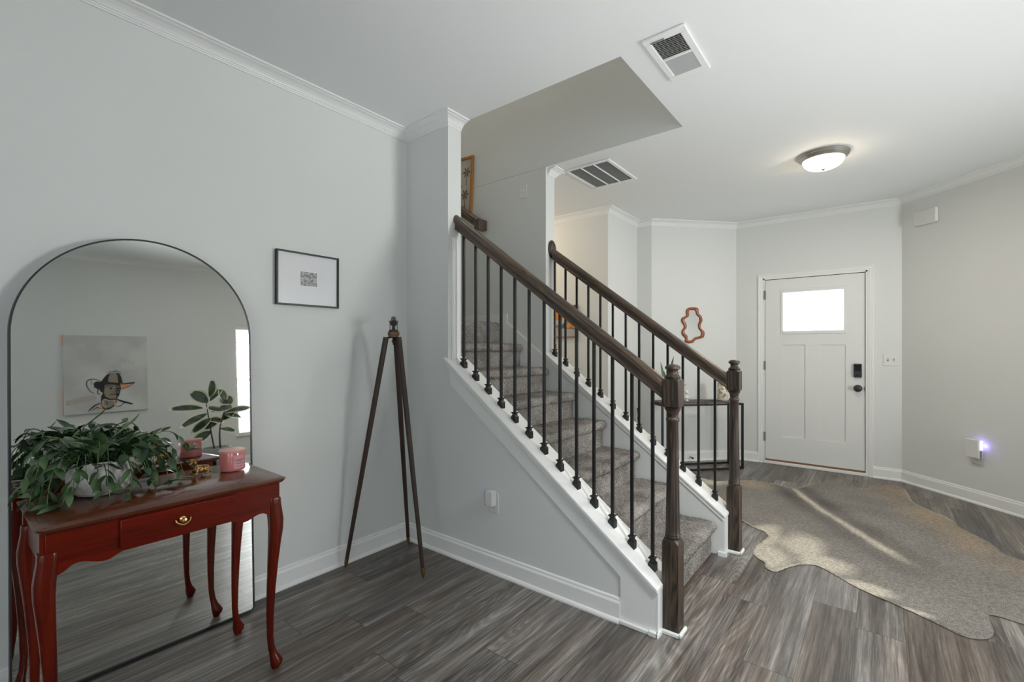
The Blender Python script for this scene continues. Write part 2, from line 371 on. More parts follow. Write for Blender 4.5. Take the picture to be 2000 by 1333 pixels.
# ---------------------------------------------------------------- windows
def pane_mat():
    m = bpy.data.materials.new('window glass'); m.use_nodes = True; nt = m.node_tree; nt.nodes.clear()
    o = nt.nodes.new('ShaderNodeOutputMaterial'); mx = nt.nodes.new('ShaderNodeMixShader'); tr = nt.nodes.new('ShaderNodeBsdfTransparent'); gl = nt.nodes.new('ShaderNodeBsdfGlossy')
    gl.inputs['Roughness'].default_value = .02; mx.inputs[0].default_value = .06
    nt.links.new(tr.outputs[0], mx.inputs[1]); nt.links.new(gl.outputs[0], mx.inputs[2]); nt.links.new(mx.outputs[0], o.inputs[0]); return m
M_pane = pane_mat()
def window(name, horiz, w_, face, depth, sign, sash=True):
    a0, a1, z0, z1 = w_; mid = (a0+a1)/2
    def bx(mb, p, q, d0, d1, u, v):
        lo, hi = sorted((face+sign*d0, face+sign*d1))
        return mb.box(p, q, lo, hi, u, v) if horiz else mb.box(lo, hi, p, q, u, v)
    e = bpy.data.objects.new(name, None); col.objects.link(e); e['kind'] = 'structure'
    e.location = (mid, face, z0) if horiz else (face, mid, z0)
    f = MB()
    for p, q, u, v in ((a0, a0+.035, z0, z1), (a1-.035, a1, z0, z1), (a0, a1, z0, z0+.04), (a0, a1, z1-.035, z1)): bx(f, p, q, .07, .12, u, v)
    if sash: bx(f, a0, a1, .075, .115, (z0+z1)/2-.02, (z0+z1)/2+.02)
    f.build('window_frame', M_trim, e)
    s = MB(); bx(s, a0-.04, a1+.04, -.03, .07, z0-.022, z0); s.build('window_sill', M_trim, e, bevel=.004)
    g = MB(); bx(g, a0+.03, a1-.03, .09, .094, z0+.03, z1-.03); g.build('glass_pane', M_pane, e)
    return e
window('window_1', False, W1, XR, .14, 1)
window('window_2', True, W2, YB, .14, -1)
window('window_3', False, W3, XR, .14, 1)
bl = thing('window_blind', 'white slatted blind in the window reflected at the mirror edge', 'blind', (XR+.03, (W1[0]+W1[1])/2, W1[3]))
MB().box(XR+.005, XR+.06, W1[0]+.006, W1[1]-.006, W1[3]-.06, W1[3]-.002).build('headrail', M_white, bl)
n = 34; sl0 = None
for i in range(n):
    z = W1[3]-.085-i*(W1[3]-W1[2]-.12)/n
    if sl0 is None:
        Mx = Matrix.Translation((XR+.035, 0, z)) @ Matrix.Rotation(R(14), 4, 'Y')
        sl0 = MB().box(-.023, .023, W1[0]+.01, W1[1]-.01, -.0012, .0012, M=Mx).build('slat', M_white, bl); z00 = z
    else: dup(sl0, (0, 0, z-z00), bl)
MB().box(XR+.012, XR+.058, W1[0]+.008, W1[1]-.008, W1[2]+.008, W1[2]+.026).build('bottom_rail', M_white, bl)

# ---------------------------------------------------------------- front door
D = thing('door_1', 'white front door with bright lite, dark keypad lock and knob', 'door', ((DX0+DX1)/2, CY, 0), kind='structure')
SX0, SX1, SZ0, SZ1 = -1.013, -.114, .05, 2.062
mb = MB(); ys0, ys1 = CY+.012, CY+.052
P1 = (-.848, -.628, .31, 1.332); P2 = (-.501, -.272, .31, 1.332)
# slab with openings for lite; recessed flat panels
xs = sorted({SX0, SX1, GL[0], GL[1], P1[0], P1[1], P2[0], P2[1]}); zs = sorted({SZ0, SZ1, GL[2], GL[3], .31, 1.332})
for i in range(len(xs)-1):
    for j in range(len(zs)-1):
        xm, zm = (xs[i]+xs[i+1])/2, (zs[j]+zs[j+1])/2
        if GL[0] < xm < GL[1] and GL[2] < zm < GL[3]: continue
        pan = any(p[0] < xm < p[1] and p[2] < zm < p[3] for p in (P1, P2))
        mb.box(xs[i], xs[i+1], ys0+(.009 if pan else 0), ys1, zs[j], zs[j+1])
mb.build('door_slab', M_door, D)
mb = MB()
g0, g1, h0, h1 = GL
for p, q, u, v in ((g0-.024, g0, h0-.034, h1+.034), (g1, g1+.024, h0-.034, h1+.034), (g0, g1, h0-.034, h0), (g0, g1, h1, h1+.034)): mb.box(p, q, ys0-.008, ys0+.004, u, v)
mb.build('lite_frame', M_door, D, bevel=.003)
M_frost = mat('obscured glass', (.9, .92, .92), .45, trans=1)
nt = M_frost.node_tree; b_ = bsdf(M_frost)
tr = nd(M_frost, 'ShaderNodeBsdfTranslucent'); tr.inputs[0].default_value = (.95, .96, .96, 1); tp = nd(M_frost, 'ShaderNodeBsdfTransparent'); ms = nd(M_frost, 'ShaderNodeMixShader'); ms.inputs[0].default_value = .55
ln(M_frost, tr.outputs[0], ms.inputs[1]); ln(M_frost, tp.outputs[0], ms.inputs[2]); ln(M_frost, ms.outputs[0], nt.nodes['Material Output'].inputs[0])
MB().box(g0, g1, ys0+.016, ys0+.022, h0, h1).build('glass_pane', M_frost, D)
# jamb, stop, casing
mb = MB().box(DX0, SX0-.004, CY-.003, CY+.14, 0, DZ1).box(SX1+.005, DX1, CY-.003, CY+.14, 0, DZ1).box(DX0, DX1, CY-.003, CY+.14, SZ1+.006, DZ1)
mb.build('door_jamb', M_trim, D)
MB().box(SX0-.004, SX0+.0005, CY+.014, CY+.05, .03, SZ1).box(SX1-.0005, SX1+.005, CY+.014, CY+.05, .03, SZ1+.006).box(SX0, SX1, CY+.014, CY+.05, SZ1-.0005, SZ1+.006).build('gap_shade_strip', M_dark, D)  # dark strip painted in for the shaded gap around the slab
mb = MB(); cw = .047
def casing(x0_, x1_, z1_):
    prof = [(0, 0), (0, .013), (.006, .016), (.012, .012), (.03, .011), (.034, .008), (.047, .006), (.047, 0)]  # from outside edge inward: (w, t)
    rings = []
    for (px, pz, sx, sz) in ((x0_, 0, 1, 0), (x0_, z1_, 1, -1), (x1_, z1_, -1, -1), (x1_, 0, -1, 0)):
        rings.append([(px+sx*w_, CY-t_, pz+sz*w_) for w_, t_ in prof])
    return MB().loft(rings)
casing(CAS0, CAS1, 2.130).build('door_casing', M_trim, D)
M_sill = mat('threshold oak', (.22, .11, .05), .5)
MB().box(SX0-.02, SX1+.02, CY-.012, CY+.10, 0, .03).build('threshold', M_trim, D, bevel=.004)
MB().box(SX0, SX1, CY+.010, CY+.06, .03, .048).build('door_sweep', M_sill, D)
hg = None
for z in (1.895, 1.10, .30):
    if hg is None: hg = MB().lathe([(.0065, -.05), (.0065, .05)], (SX0-.006, CY-.004, z), 10).box(SX0-.014, SX0+.006, CY-.004, CY+.003, z-.05, z+.05).build('hinge', M_greyp, D); zz = z
    else: dup(hg, (0, 0, z-zz), D)
M_gloss = mat('gloss black', (.006, .006, .007), .12)
lk = MB().box(-.207, -.139, ys0-.028, ys0, .997, 1.136).build('keypad_lock', M_blackp, D, bevel=.006)
MB().box(-.201, -.145, ys0-.031, ys0-.027, 1.062, 1.130).build('touch_screen', M_gloss, lk, bevel=.002)
tt = MB().box(-.19, -.155, ys0-.040, ys0-.026, 1.016, 1.024); tt.build('thumb_turn', M_gloss, lk, bevel=.002)
Mk = Matrix.Translation((-.172, ys0, .885)) @ Matrix.Rotation(R(90), 4, 'X')
MB().lathe([(.036, 0), (.036, .006), (.028, .012), (.013, .016), (.012, .035), (.022, .042), (.028, .052), (.027, .062), (.020, .067), (.006, .068)], n=28, M=Mk).build('door_knob', M_blackp, D, smooth=True)
MB().box(-.118, -.109, CY-.005, CY+.02, .865, .905).build('strike_plate', M_blackp, D)

# ---------------------------------------------------------------- staircase
stair = thing('staircase', 'straight staircase with grey taupe carpet climbing between two white knee walls', 'staircase', (-.8, 2.6, 0))
NX, RUN, Z1, RIS = -.798, .2525, .203, .1875
random.seed(4)
def step_mesh(k):
    xn = NX-RUN*(k-1); zt = Z1+RIS*(k-1); zb = 0 if k == 1 else zt-RIS
    xr = xn-.034 if k < 8 else xn-.004
    prof = []
    def seg(a, b):
        L = math.dist(a, b); m_ = max(1, int(L/.0065))
        for i in range(m_): prof.append((a[0]+(b[0]-a[0])*i/m_, a[1]+(b[1]-a[1])*i/m_))
    if k < 8:
        seg((xr, zb), (xr, zt-.062)); r = .03; cxx, czz = xn-r, zt-r
        seg((xr, zt-.062), (xn-r+.003, zt-.060))
        for a in range(-90, 90, 12): prof.append((cxx+r*math.cos(R(a)), czz+r*math.sin(R(a))))
        seg((xn-r, zt), (xn-RUN-.036, zt)); prof.append((xn-RUN-.036, zt))
    else:
        seg((xr, zb), (xr, zt-.02)); 
        for a in range(0, 90, 20): prof.append((xr-.02+.02*math.cos(R(a)), zt-.02+.02*math.sin(R(a))))
        seg((xr-.02, zt), (xr-.3, zt)); prof.append((xr-.3, zt)); prof.append((XE+.004, zt))
    ya, yb = YSb+.012, YF0-.012; m_ = int((yb-ya)/.0065)
    mb = MB(); rings = []
    for j in range(m_+1):
        y = ya+(yb-ya)*j/m_; ring = []
        for i, (x, z) in enumerate(prof):
            amp = .0065 if 0 < i < len(prof)-1 else 0
            nv = Vector((x*90, y*90, z*90)); d = noise.noise(nv)*amp+random.uniform(-.0012, .0012)*(amp > 0)
            d += noise.noise(Vector((x*11, y*11, z*11)))*.003*(amp > 0)
            p0 = prof[max(i-1, 0)]; p1 = prof[min(i+1, len(prof)-1)]
            tx, tz = p1[0]-p0[0], p1[1]-p0[1]; l = math.hypot(tx, tz) or 1
            ring.append((x+tz/l*d, y, z-tx/l*d))
        rings.append(ring)
    n_ = len(prof); vs = [p for r_ in rings for p in r_]; fs = []
    for j in range(m_):
        for i in range(n_-1): fs.append((j*n_+i, (j+1)*n_+i, (j+1)*n_+i+1, j*n_+i+1))
    mb.add(vs, fs)
    return mb
for k in range(1, 9):
    o = step_mesh(k).build('step', M_carpet, stair, smooth=True, angle=180, fix=False)
MB().prism([(-.95, 0), (-.95, .04), (-2.66, 1.30), (XE+.01, 1.30), (XE+.01, 1.2), (-1.6, 0)], 1, YSb+.001, YF0-.001).build('carcass', M_dark, stair)

# ---------------------------------------------------------------- railings
def rail_profile(w=.031):
    return [(-.022, 0), (.022, 0), (.024, .006), (.019, .012), (.019, .024), (w, .036), (w+.003, .048), (w, .061), (.017, .073), (0, .077), (-.017, .073), (-w, .061), (-w-.003, .048), (-w, .036), (-.019, .024), (-.019, .012), (-.024, .006)]
def newel_post(cx, cy, parent, trim=True):
    z0 = .0; q = .038
    n_ = MB()
    def sq(z, h): return [(cx-h, cy-h, z), (cx+h, cy-h, z), (cx+h, cy+h, z), (cx-h, cy+h, z)]
    def oc(z, h, c_): return [(cx-h, cy-h+c_, z), (cx-h+c_, cy-h, z), (cx+h-c_, cy-h, z), (cx+h, cy-h+c_, z), (cx+h, cy+h-c_, z), (cx+h-c_, cy+h, z), (cx-h+c_, cy+h, z), (cx-h, cy+h-c_, z)]
    n_.loft([oc(0, q, .002), oc(.405, q, .002), oc(.416, q-.001, .008), oc(.426, q-.006, .014)])
    n_.loft([oc(1.018, q-.010, .014), oc(1.026, q-.001, .008), oc(1.036, q, .002), oc(1.140, q, .002), oc(1.148, q-.001, .008), oc(1.156, q-.010, .014)])
    n_.lathe([(.030, .42), (.034, .430), (.0345, .436), (.032, .442), (.0345, .446), (.032, .453), (.031, .49), (.029, .6), (.026, .8), (.0245, .955), (.0285, .960), (.030, .967), (.0285, .974), (.0245, .978), (.0245, .988), (.029, 1.005), (.035, 1.013), (.036, 1.018), (.031, 1.024)], (cx, cy, 0), 28)
    n_.lathe([(.030, 1.15), (.035, 1.158), (.035, 1.163), (.028, 1.170), (.023, 1.178), (.022, 1.186), (.026, 1.194), (.0335, 1.198), (.0345, 1.203), (.031, 1.211), (.02, 1.2175), (.0, 1.219)], (cx, cy, 0), 28)
    o = n_.build('newel_post', M_oak, parent, smooth=True)
    if trim:
        t_ = MB()
        for p, s_ in ((q, .015),):
            t_.box(cx-q+.004, cx+q+.015, cy-q-.015, cy-q, 0, .021).box(cx+q, cx+q+.015, cy-q-.015, cy+q+.004, 0, .021)
        t_.build('base_trim', M_trim, o, bevel=.006)
    return o
def shoe_baluster(x, y, zc, zt, parent):
    """zc = cap height under centre; zt = rail underside"""
    h = .0165; sl = .744
    s = MB()
    bot = [(x-h, y-h, zc+sl*h), (x+h, y-h, zc-sl*h), (x+h, y+h, zc-sl*h), (x-h, y+h, zc+sl*h)]
    def sq(z, h_): return [(x-h_, y-h_, z), (x+h_, y-h_, z), (x+h_, y+h_, z), (x-h_, y+h_, z)]
    s.loft([bot, sq(zc+.024, h), sq(zc+.034, .0105), sq(zc+.040, .0105), sq(zc+.047, .0165), sq(zc+.050, .0165), sq(zc+.052, .008)])
    b = .0068
    bar = MB().loft([sq(zc+.01, b), sq(zt, b)])
    o = bar.build('baluster', M_black, parent)
    s.build('shoe', M_black, o)
    return o
def railing(name, label, yb, x0, zfun, xnew, ynew, bcap, botline, xr0, xr1, cat='stair railing'):
    e = thing(name, label, cat, (xnew, ynew, 0), None)
    slope = -.7385; ca = math.cos(math.atan(.7385))
    r0 = [(xr0, yb+a, botline(xr0)+b/ca) for a, b in rail_profile()]
    r1 = [(xr1, yb+a, botline(xr1)+b/ca) for a, b in rail_profile()]
    mb = MB(); mb.loft([r0, r1]); mb.build('handrail', M_oakx, e, smooth=True, angle=42)
    newel_post(xnew, ynew, e)
    first = shoe_baluster(-2.063, yb, zfun(-2.063), botline(-2.063)+.02, e)
    for i in range(1, 13):
        x = -2.063+.1025*i
        zc = zfun(x)-zfun(-2.063)
        dup(first, (.1025*i, 0, zc), e)
    return e
FC = lambda x: FZ(x)+.022; BC = lambda x: BZ(x)+.02
r1 = railing('stair_railing', 'nearer stair railing with dark oak handrail, newel post and thirteen black balusters', 2.115, -2.06, FC, -.7405, 2.1195, FZ, lambda x: 1.068-.7385*(x+.789), XCOL+.001, -.776)
r2 = railing('stair_railing', 'farther stair railing with dark oak handrail, newel post and wall rosette', 3.165, -2.06, BC, -.7245, 3.1945, BZ, lambda x: 1.040-.7385*(x+.760), XCOL2+.02, -.76)
Mr = Matrix.Translation((XCOL2+.001, 3.165, 2.098)) @ Matrix.Rotation(R(90), 4, 'Y') @ Matrix.Diagonal((1.25, .82, 1, 1))
MB().lathe([(.060, 0), (.060, .008), (.056, .013), (.050, .014), (.047, .020), (.040, .023), (.0, .024)], n=32, M=Mr).build('rosette', M_oak, r2, smooth=True)
# wall handrail above the landing
wr = thing('wall_handrail', 'short dark oak handrail on the landing wall behind the nearer column', 'handrail', (-2.72, YF0, 2.3))
ca = math.cos(math.atan(.67)); f = lambda x: 2.325-.67*(x+2.724)
MB().loft([[(x, YF0-.07+a, f(x)+b/ca) for a, b in rail_profile()] for x in (-3.4, -2.724)]).build('rail', M_oakx, wr, smooth=True, angle=25)
MB().box(-2.785, -2.722, YF0-.106, YF0-.001, f(-2.74)-.004, f(-2.74)+.088).build('rail_return', M_oakx, wr, bevel=.008)
for x in (-3.2,): MB().tube([(x, YF0, f(x)-.05), (x, YF0-.07, f(x)-.05), (x, YF0-.07, f(x)+.005)], .007).build('bracket', M_black, wr)

# ---------------------------------------------------------------- ceiling fixtures
def ceiling_lamp(loc, label, on=80):
    x, y = loc
    L = thing('ceiling_light', label, 'ceiling light', (x, y, CZ))
    MB().lathe([(.165, 0), (.167, -.008), (.160, -.016), (.162, -.022), (.155, -.030), (.145, -.038), (.138, -.046), (.132, -.046), (.132, -.01), (.05, -.006)][::-1], (x, y, CZ), 48, cap=False).build('rim', M_nickel, L, smooth=True)
    MB().lathe([(.133, -.040), (.131, -.055), (.122, -.072), (.105, -.088), (.08, -.100), (.05, -.107), (.015, -.110), (.0, -.110)], (x, y, CZ), 48, cap=False).build('glass_shade', M_alab, L, smooth=True)
    MB().lathe([(.0, -.106), (.012, -.108), (.014, -.113), (.008, -.119), (.0, -.122)], (x, y, CZ), 16).build('finial', M_oldbrass, L, smooth=True)
    return L
M_alab = mat('lit alabaster glass', (.9, .85, .78), .3, emit=(1, .80, .58), es=20)
ceiling_lamp((-.33, 4.18), 'round flush ceiling light glowing warm above the entry')
b1 = light('bulb', 'AREA', (-.33, 4.18, CZ-.126), 10, (1, .90, .78), (.2, .2)); b1.data.shape = 'DISK'
hl = ceiling_lamp((-3.55, 3.85), 'flush ceiling light in the hallway hidden behind the far stair wall')
light('bulb', 'POINT', (-3.45, 3.85, CZ-.2), 9, (1, .78, .56), radius=.1)
light('bulb', 'POINT', (-2.6, 2.6, 5.0), 12, (1, .87, .74), radius=.15)

# supply register
x0, x1, y0, y1 = -.885, -.682, 2.10, 2.513
V = thing('ceiling_vent', 'small white ceiling register with two banks of louvres by the stair opening', 'ceiling vent', ((x0+x1)/2, (y0+y1)/2, CZ))
def framebox(mb, x0, x1, y0, y1, bw, bw2, z0, z1):
    return mb.box(x0, x1, y0, y0+bw2, z0, z1).box(x0, x1, y1-bw2, y1, z0, z1).box(x0, x0+bw, y0+bw2, y1-bw2, z0, z1).box(x1-bw, x1, y0+bw2, y1-bw2, z0, z1)
f = framebox(MB(), x0, x1, y0, y1, .034, .045, CZ-.012, CZ-.001); ym = (y0+y1)/2; f.box(x0+.03, x1-.03, ym-.007, ym+.007, CZ-.012, CZ-.001)
f.build('frame', M_trim, V, bevel=.004)
MB().box(x0+.03, x1-.03, y0+.04, y1-.04, CZ-.0015, CZ-.0005).build('duct_backing', M_dark, V)  # dark sheet painted in for the shade inside the duct
for b_, (ya, yb_, an) in enumerate(((y0+.05, ym-.012, 48), (ym+.012, y1-.05, -42))):
    n_ = 12; first = None
    for i in range(n_):
        yy = ya+(yb_-ya)*i/(n_-1)
        if first is None:
            Mx = Matrix.Translation(((x0+x1)/2, yy, CZ-.0068)) @ Matrix.Rotation(R(an), 4, 'X')
            first = MB().box(-.068, .068, -.0052, .0052, -.0004, .0004, M=Mx).build('louvre', M_louv_shaded if b_ else M_white, V); yf = yy  # second bank's shade is painted in as greyer slats
        else: dup(first, (0, yy-yf, 0), V)
for i in range(6):
    xv = x0+.048+i*(x1-x0-.096)/5
    MB().box(xv-.0006, xv+.0006, y0+.048, ym-.008, CZ-.004, CZ-.0015).build('vane', M_white, V)
MB().box(x0+.035, x0+.10, y0+.03, y0+.034, CZ-.017, CZ-.013).build('damper_lever', M_greyp, V)
# return grille
x0, x1, y0, y1 = -2.026, -1.620, 3.235, 3.772
V = thing('ceiling_vent', 'large return air grille with three grey louvred panels above the stairs', 'ceiling vent', ((x0+x1)/2, (y0+y1)/2, CZ))
f = framebox(MB(), x0, x1, y0, y1, .03, .03, CZ-.012, CZ-.001)
pw = (x1-x0-.06)/3
for i in (1, 2): f.box(x0+.03+pw*i-.006, x0+.03+pw*i+.006, y0+.03, y1-.03, CZ-.012, CZ-.001)
f.build('frame', M_trim, V, bevel=.004)
MB().box(x0+.02, x1-.02, y0+.02, y1-.02, CZ-.0012, CZ-.0004).build('duct_backing', M_duct, V)  # flat grey sheet backing the louvre panels
for p in range(3):
    mb = MB(); n_ = 34
    for i in range(n_):
        yy = y0+.036+(y1-y0-.072)*i/(n_-1)
        mb.box(-pw/2+.004, pw/2-.004, -.0055, .0055, -.0005, .0005, M=Matrix.Translation((x0+.03+pw*(p+.5), yy, CZ-.0066)) @ Matrix.Rotation(R(30), 4, 'X'))
    mb.build('louvre_panel', M_grille, V)

# ---------------------------------------------------------------- plates, outlets, plug-ins
def rot_frame(origin, udir, ndir):
    u = Vector(udir).normalized(); n_ = Vector(ndir).normalized(); z = Vector((0, 0, 1))
    M_ = Matrix(((u.x, n_.x, z.x, origin[0]), (u.y, n_.y, z.y, origin[1]), (u.z, n_.z, z.z, origin[2]), (0, 0, 0, 1)))
    return M_   # local: x along wall, y out of wall, z up
def outlet(F, parent_name, label, w_=.075, h_=.118, cat='outlet'):
    o = thing(parent_name, label, cat, F.translation)
    MB().box(-w_/2, w_/2, .0005, .006, -h_/2, h_/2, M=F).build('plate', M_white, o, bevel=.002)
    for s in (-1, 1):
        zc = s*.02
        sock = MB().box(-.0165, .0165, .006, .008, zc-.0135, zc+.0135, M=F).build('socket', M_white, o, bevel=.001)
        MB().box(-.0075, -.0055, .008, .0084, zc-.003, zc+.006, M=F).box(.0055, .0075, .008, .0084, zc-.003, zc+.006, M=F).box(-.002, .002, .008, .0084, zc-.010, zc-.006, M=F).build('slot', M_dark, sock)
    return o
F = rot_frame((-1.742, YS, .405), (1, 0, 0), (0, -1, 0))
outlet(F, 'wall_outlet', 'white wall outlet on the knee wall behind the plug-in')
pg = thing('plug_in_freshener', 'white plug-in freshener with a small violet light on the knee wall outlet', 'air freshener', F @ Vector((0, .01, .03)))
MB().box(-.026, .026, .010, .052, -.012, .075, M=F).build('body', M_white, pg, bevel=.004)
MB().box(-.0275, -.0255, .011, .051, -.011, .074, M=F).build('side_panel', M_greyp, pg)
M_led = mat('violet light', (.4, .4, .9), .4, emit=(.45, .45, 1), es=12)
MB().box(-.0285, -.0272, .036, .044, .052, .062, M=F).build('indicator', M_led, pg)
s2 = math.sqrt(.5)
F = rot_frame((.641, 5.421, .392), (s2, -s2, 0), (-s2, -s2, 0))
outlet(F, 'wall_outlet', 'white wall outlet low on the angled wall right of the front door')
nl = thing('night_light', 'square white plug-in night light glowing violet on the right wall', 'night light', F @ Vector((0, .01, .03)))
MB().box(-.052, .048, .040, .058, -.005, .148, M=F).build('cover', M_white, nl, bevel=.006)
MB().box(-.03, .04, .010, .040, .0, .06, M=F).build('body', M_greyp, nl, bevel=.006)
M_led2 = mat('violet glow', (.4, .35, .9), .4, emit=(.42, .34, 1), es=2.2)
MB().box(.015, .047, .012, .040, .062, .140, M=F).build('light_strip', M_led2, nl)
lp = light('violet_led', 'POINT', F @ Vector((.058, .018, .10)), .05, (.35, .25, 1), radius=.012)
# outlet on the angled wall behind the console
nw = (ey, -ex, 0)
def W45(u, z, out=0): return Vector((A45[0]+ex*u+ey*out, A45[1]+ey*u-ex*out, z))
F45 = rot_frame(W45(.436, .355), (ex, ey, 0), nw)
outlet(F45, 'wall_outlet', 'white wall outlet under the black console table')
ds = thing('door_stop', 'small dark door stop fixed to the baseboard under the console', 'door stop', W45(.463, .05, .014))
MB().tube([W45(.463, .05, .014), W45(.463, .045, .06)], .006).build('rod', M_greyp, ds)
MB().tube([W45(.463, .045, .058), W45(.463, .044, .075)], .011).build('tip', M_blackp, ds)
def switch_plate(F, label, gangs=1, knob=False):
    w_ = .07+.046*(gangs-1); o = thing('light_switch', label, 'light switch', F.translation)
    MB().box(-w_/2, w_/2, .0005, .006, -.058, .058, M=F).build('plate', M_white, o, bevel=.002)
    for i in range(gangs):
        xc = (i-(gangs-1)/2)*.046
        MB().box(xc-.006, xc+.006, .006, .0075, -.013, .013, M=F).build('toggle_well', M_greyp if gangs > 1 else M_white, o)
        MB().box(xc-.004, xc+.004, .006, .017, -.002 if i == 0 else -.008, .009 if i == 0 else .003, M=F).build('toggle', M_white, o, bevel=.001)
    return o
switch_plate(rot_frame((.088, CY, 1.18), (1, 0, 0), (0, -1, 0)), 'white double switch plate right of the front door', 2)
switch_plate(rot_frame((-2.318, YF0, 2.600), (1, 0, 0), (0, -1, 0)), 'white single light switch high on the stairwell wall', 1)
F = rot_frame((.346, 5.717, 2.502), (s2, -s2, 0), (-s2, -s2, 0))
ch = thing('door_chime', 'plain white door chime box high on the angled right wall', 'door chime', F.translation)
MB().box(-.105, .105, .002, .035, -.066, .066, M=F).build('cover', M_white, ch, bevel=.008)
MB().box(-.10, .10, .0, .004, -.062, .062, M=F).build('back_plate', M_greyp, ch)

# ---------------------------------------------------------------- arched floor mirror
MXB, MXT, MZ = -2.404, -2.470, 1.76
tl = math.atan((MXB-MXT)/MZ)
my0, my1 = .184, 1.002; mr = (my1-my0)/2; myc = (my0+my1)/2
mir = thing('arched_floor_mirror', 'tall arched floor mirror with thin black frame leaning on the left wall', 'mirror', (MXB, myc, 0))
def mpt(y, s, out=0):   # s = distance up the glass
    return Vector((MXB-s*math.sin(tl)+out*math.cos(tl), y, s*math.cos(tl)+out*math.sin(tl)+.012))
H_ = 1.745; arcs = [(myc+mr*math.cos(a), H_-mr+mr*math.sin(a)) for a in [math.pi*i/48 for i in range(49)]]
outl = [(my0+.012, 0), (my1-.012, 0), (my1, .012)]+arcs+[(my0, .012)]
def inset(pts, d):
    out = []
    n_ = len(pts)
    for i in range(n_):
        a, b, c_ = Vector(pts[i-1]), Vector(pts[i]), Vector(pts[(i+1) % n_])
        t_ = (c_-a).normalized(); nn = Vector((-t_.y, t_.x)); out.append((b.x+nn.x*d, b.y+nn.y*d))
    return out
inn = inset(outl, .006)
MB().loft([[mpt(y, s, o_) for (y, s), o_ in ((p, a) for p in P_)] for P_, a in ((outl, -.035), (outl, .004), (inn, .004), (inn, -.035))], closed=True, cap=False).build('frame', M_blackp, mir)
g = MB(); g.loft([[mpt(y, s, a) for y, s in inset(outl, .005)] for a in (-.030, 0)]); g.build('glass', M_mirror, mir)

# ---------------------------------------------------------------- red console table
TZ = .77
T = thing('console_table', 'narrow mahogany console table with cabriole legs in front of the arched mirror', 'console table', (-2.09, .55, 0))
TX0, TX1, TY0, TY1 = -2.325, -1.880, .192, .912
def top_outline(x0, x1, y0, y1, cl, cr, d=0):
    x0 += d; x1 -= d; 
    if cl: y0 += d
    if cr: y1 -= d
    k = .018
    pts = []
    pts += [(x0+(k if cl else 0), y0), (x1-(k if cl else 0), y0)] if cl else [(x0, y0), (x1, y0)]
    if cl: pts.append((x1, y0+k))
    if cr: pts += [(x1, y1-k), (x1-k, y1), (x0+k, y1), (x0, y1-k)]
    else: pts += [(x1, y1), (x0, y1)]
    if cl: pts.append((x0, y0+k))
    return pts
for y0_, y1_, cl, cr in ((TY0, .3487, 1, 0), (.3495, .7545, 0, 0), (.7553, TY1, 0, 1)):
    rings = [[(x, y, z) for x, y in top_outline(TX0, TX1, y0_, y1_, cl, cr, d)] for z, d in ((TZ-.020, .012), (TZ-.015, .004), (TZ-.009, .001), (TZ-.004, .0), (TZ-.002, .003), (TZ-.0015, .008), (TZ, .010))]
    MB().loft(rings).build('top_leaf', M_mahogt, T, smooth=True, angle=50)
AX = -1.902
def apron(pts, ax0, ax1, name='apron', axis=0, m=None):
    top = [(pts[-1][0], TZ-.02), (pts[0][0], TZ-.02)]
    return MB().prism(list(pts)+top, axis, ax0, ax1).build(name, m or M_mahog, T, bevel=.002)
cl_ = catmull([(p[0], p[1], 0) for p in [(.215, .615), (.241, .619), (.258, .627), (.276, .640), (.30, .640), (.336, .627), (.36, .626), (.376, .634), (.393, .641)]], 4)
fl = [(p.x, p.y) for p in cl_]+[(.55, .641)]
fr = [(1.104-y, z) for y, z in fl[::-1][1:]]
apron(fl+fr, AX-.018, AX)
apron([(.215, .63), (.889, .63)], TX0+.03, TX0+.045, 'back_rail')
for yy in (.212, .877): 
    MB().prism([(TX0+.03, TZ-.02), (TX0+.03, .625), (TX0+.08, .64), (AX-.08, .64), (AX-.02, .62), (AX-.02, TZ-.02)], 1, yy, yy+.015).build('side_rail', M_mahog, T)
dr = MB().box(AX-.006, AX+.010, .384, .722, .652, .744).build('drawer', M_mahog, T, bevel=.0035)
kn = MB(); Mk = Matrix.Translation((AX+.010, .553, .700)) @ Matrix.Rotation(R(90), 4, 'Y')
kn.lathe([(.010, 0), (.010, .003), (.004, .006), (.005, .014), (.009, .018), (.007, .023), (0, .025)], n=20, M=Mk)
kn.tube(catmull([(AX+.016, .553-.022, .702), (AX+.022, .553-.017, .692), (AX+.025, .553, .684), (AX+.022, .553+.017, .692), (AX+.016, .553+.022, .702)], 5), .0022, 8)
kn.build('drawer_pull', M_brass, dr, smooth=True)
def leg(cx, cy, sx, sy):
    # square-shouldered knee to slim ankle and pad foot; sx, sy = outward directions
    st_ = [(.690, 0, .021, 1), (.684, .0, .0225, 1), (.66, .001, .0225, 1), (.63, .004, .024, .9), (.60, .007, .0255, .7), (.56, .007, .025, .5), (.50, .003, .0225, .3), (.42, -.002, .0195, .1), (.32, -.007, .0165, 0), (.22, -.010, .014, 0), (.13, -.010, .012, 0), (.085, -.006, .0125, 0), (.06, .0, .015, 0), (.042, .006, .020, 0), (.028, .010, .0235, 0), (.016, .009, .021, 0), (.006, .006, .015, 0), (0, .006, .013, 0)]
    rings = []
    for z, off, r_, sq_ in st_:
        ring = []
        for k in range(20):
            a = 2*math.pi*k/20; ca_, sa = math.cos(a), math.sin(a)
            rr = r_*((1-sq_)+sq_*min(1.32, 1/max(abs(ca_), abs(sa))))
            ext = 1
            ring.append((cx+sx*off+rr*ca_, cy+sy*off+rr*sa, z))
        rings.append(ring)
    mb = MB().loft(rings)
    return mb
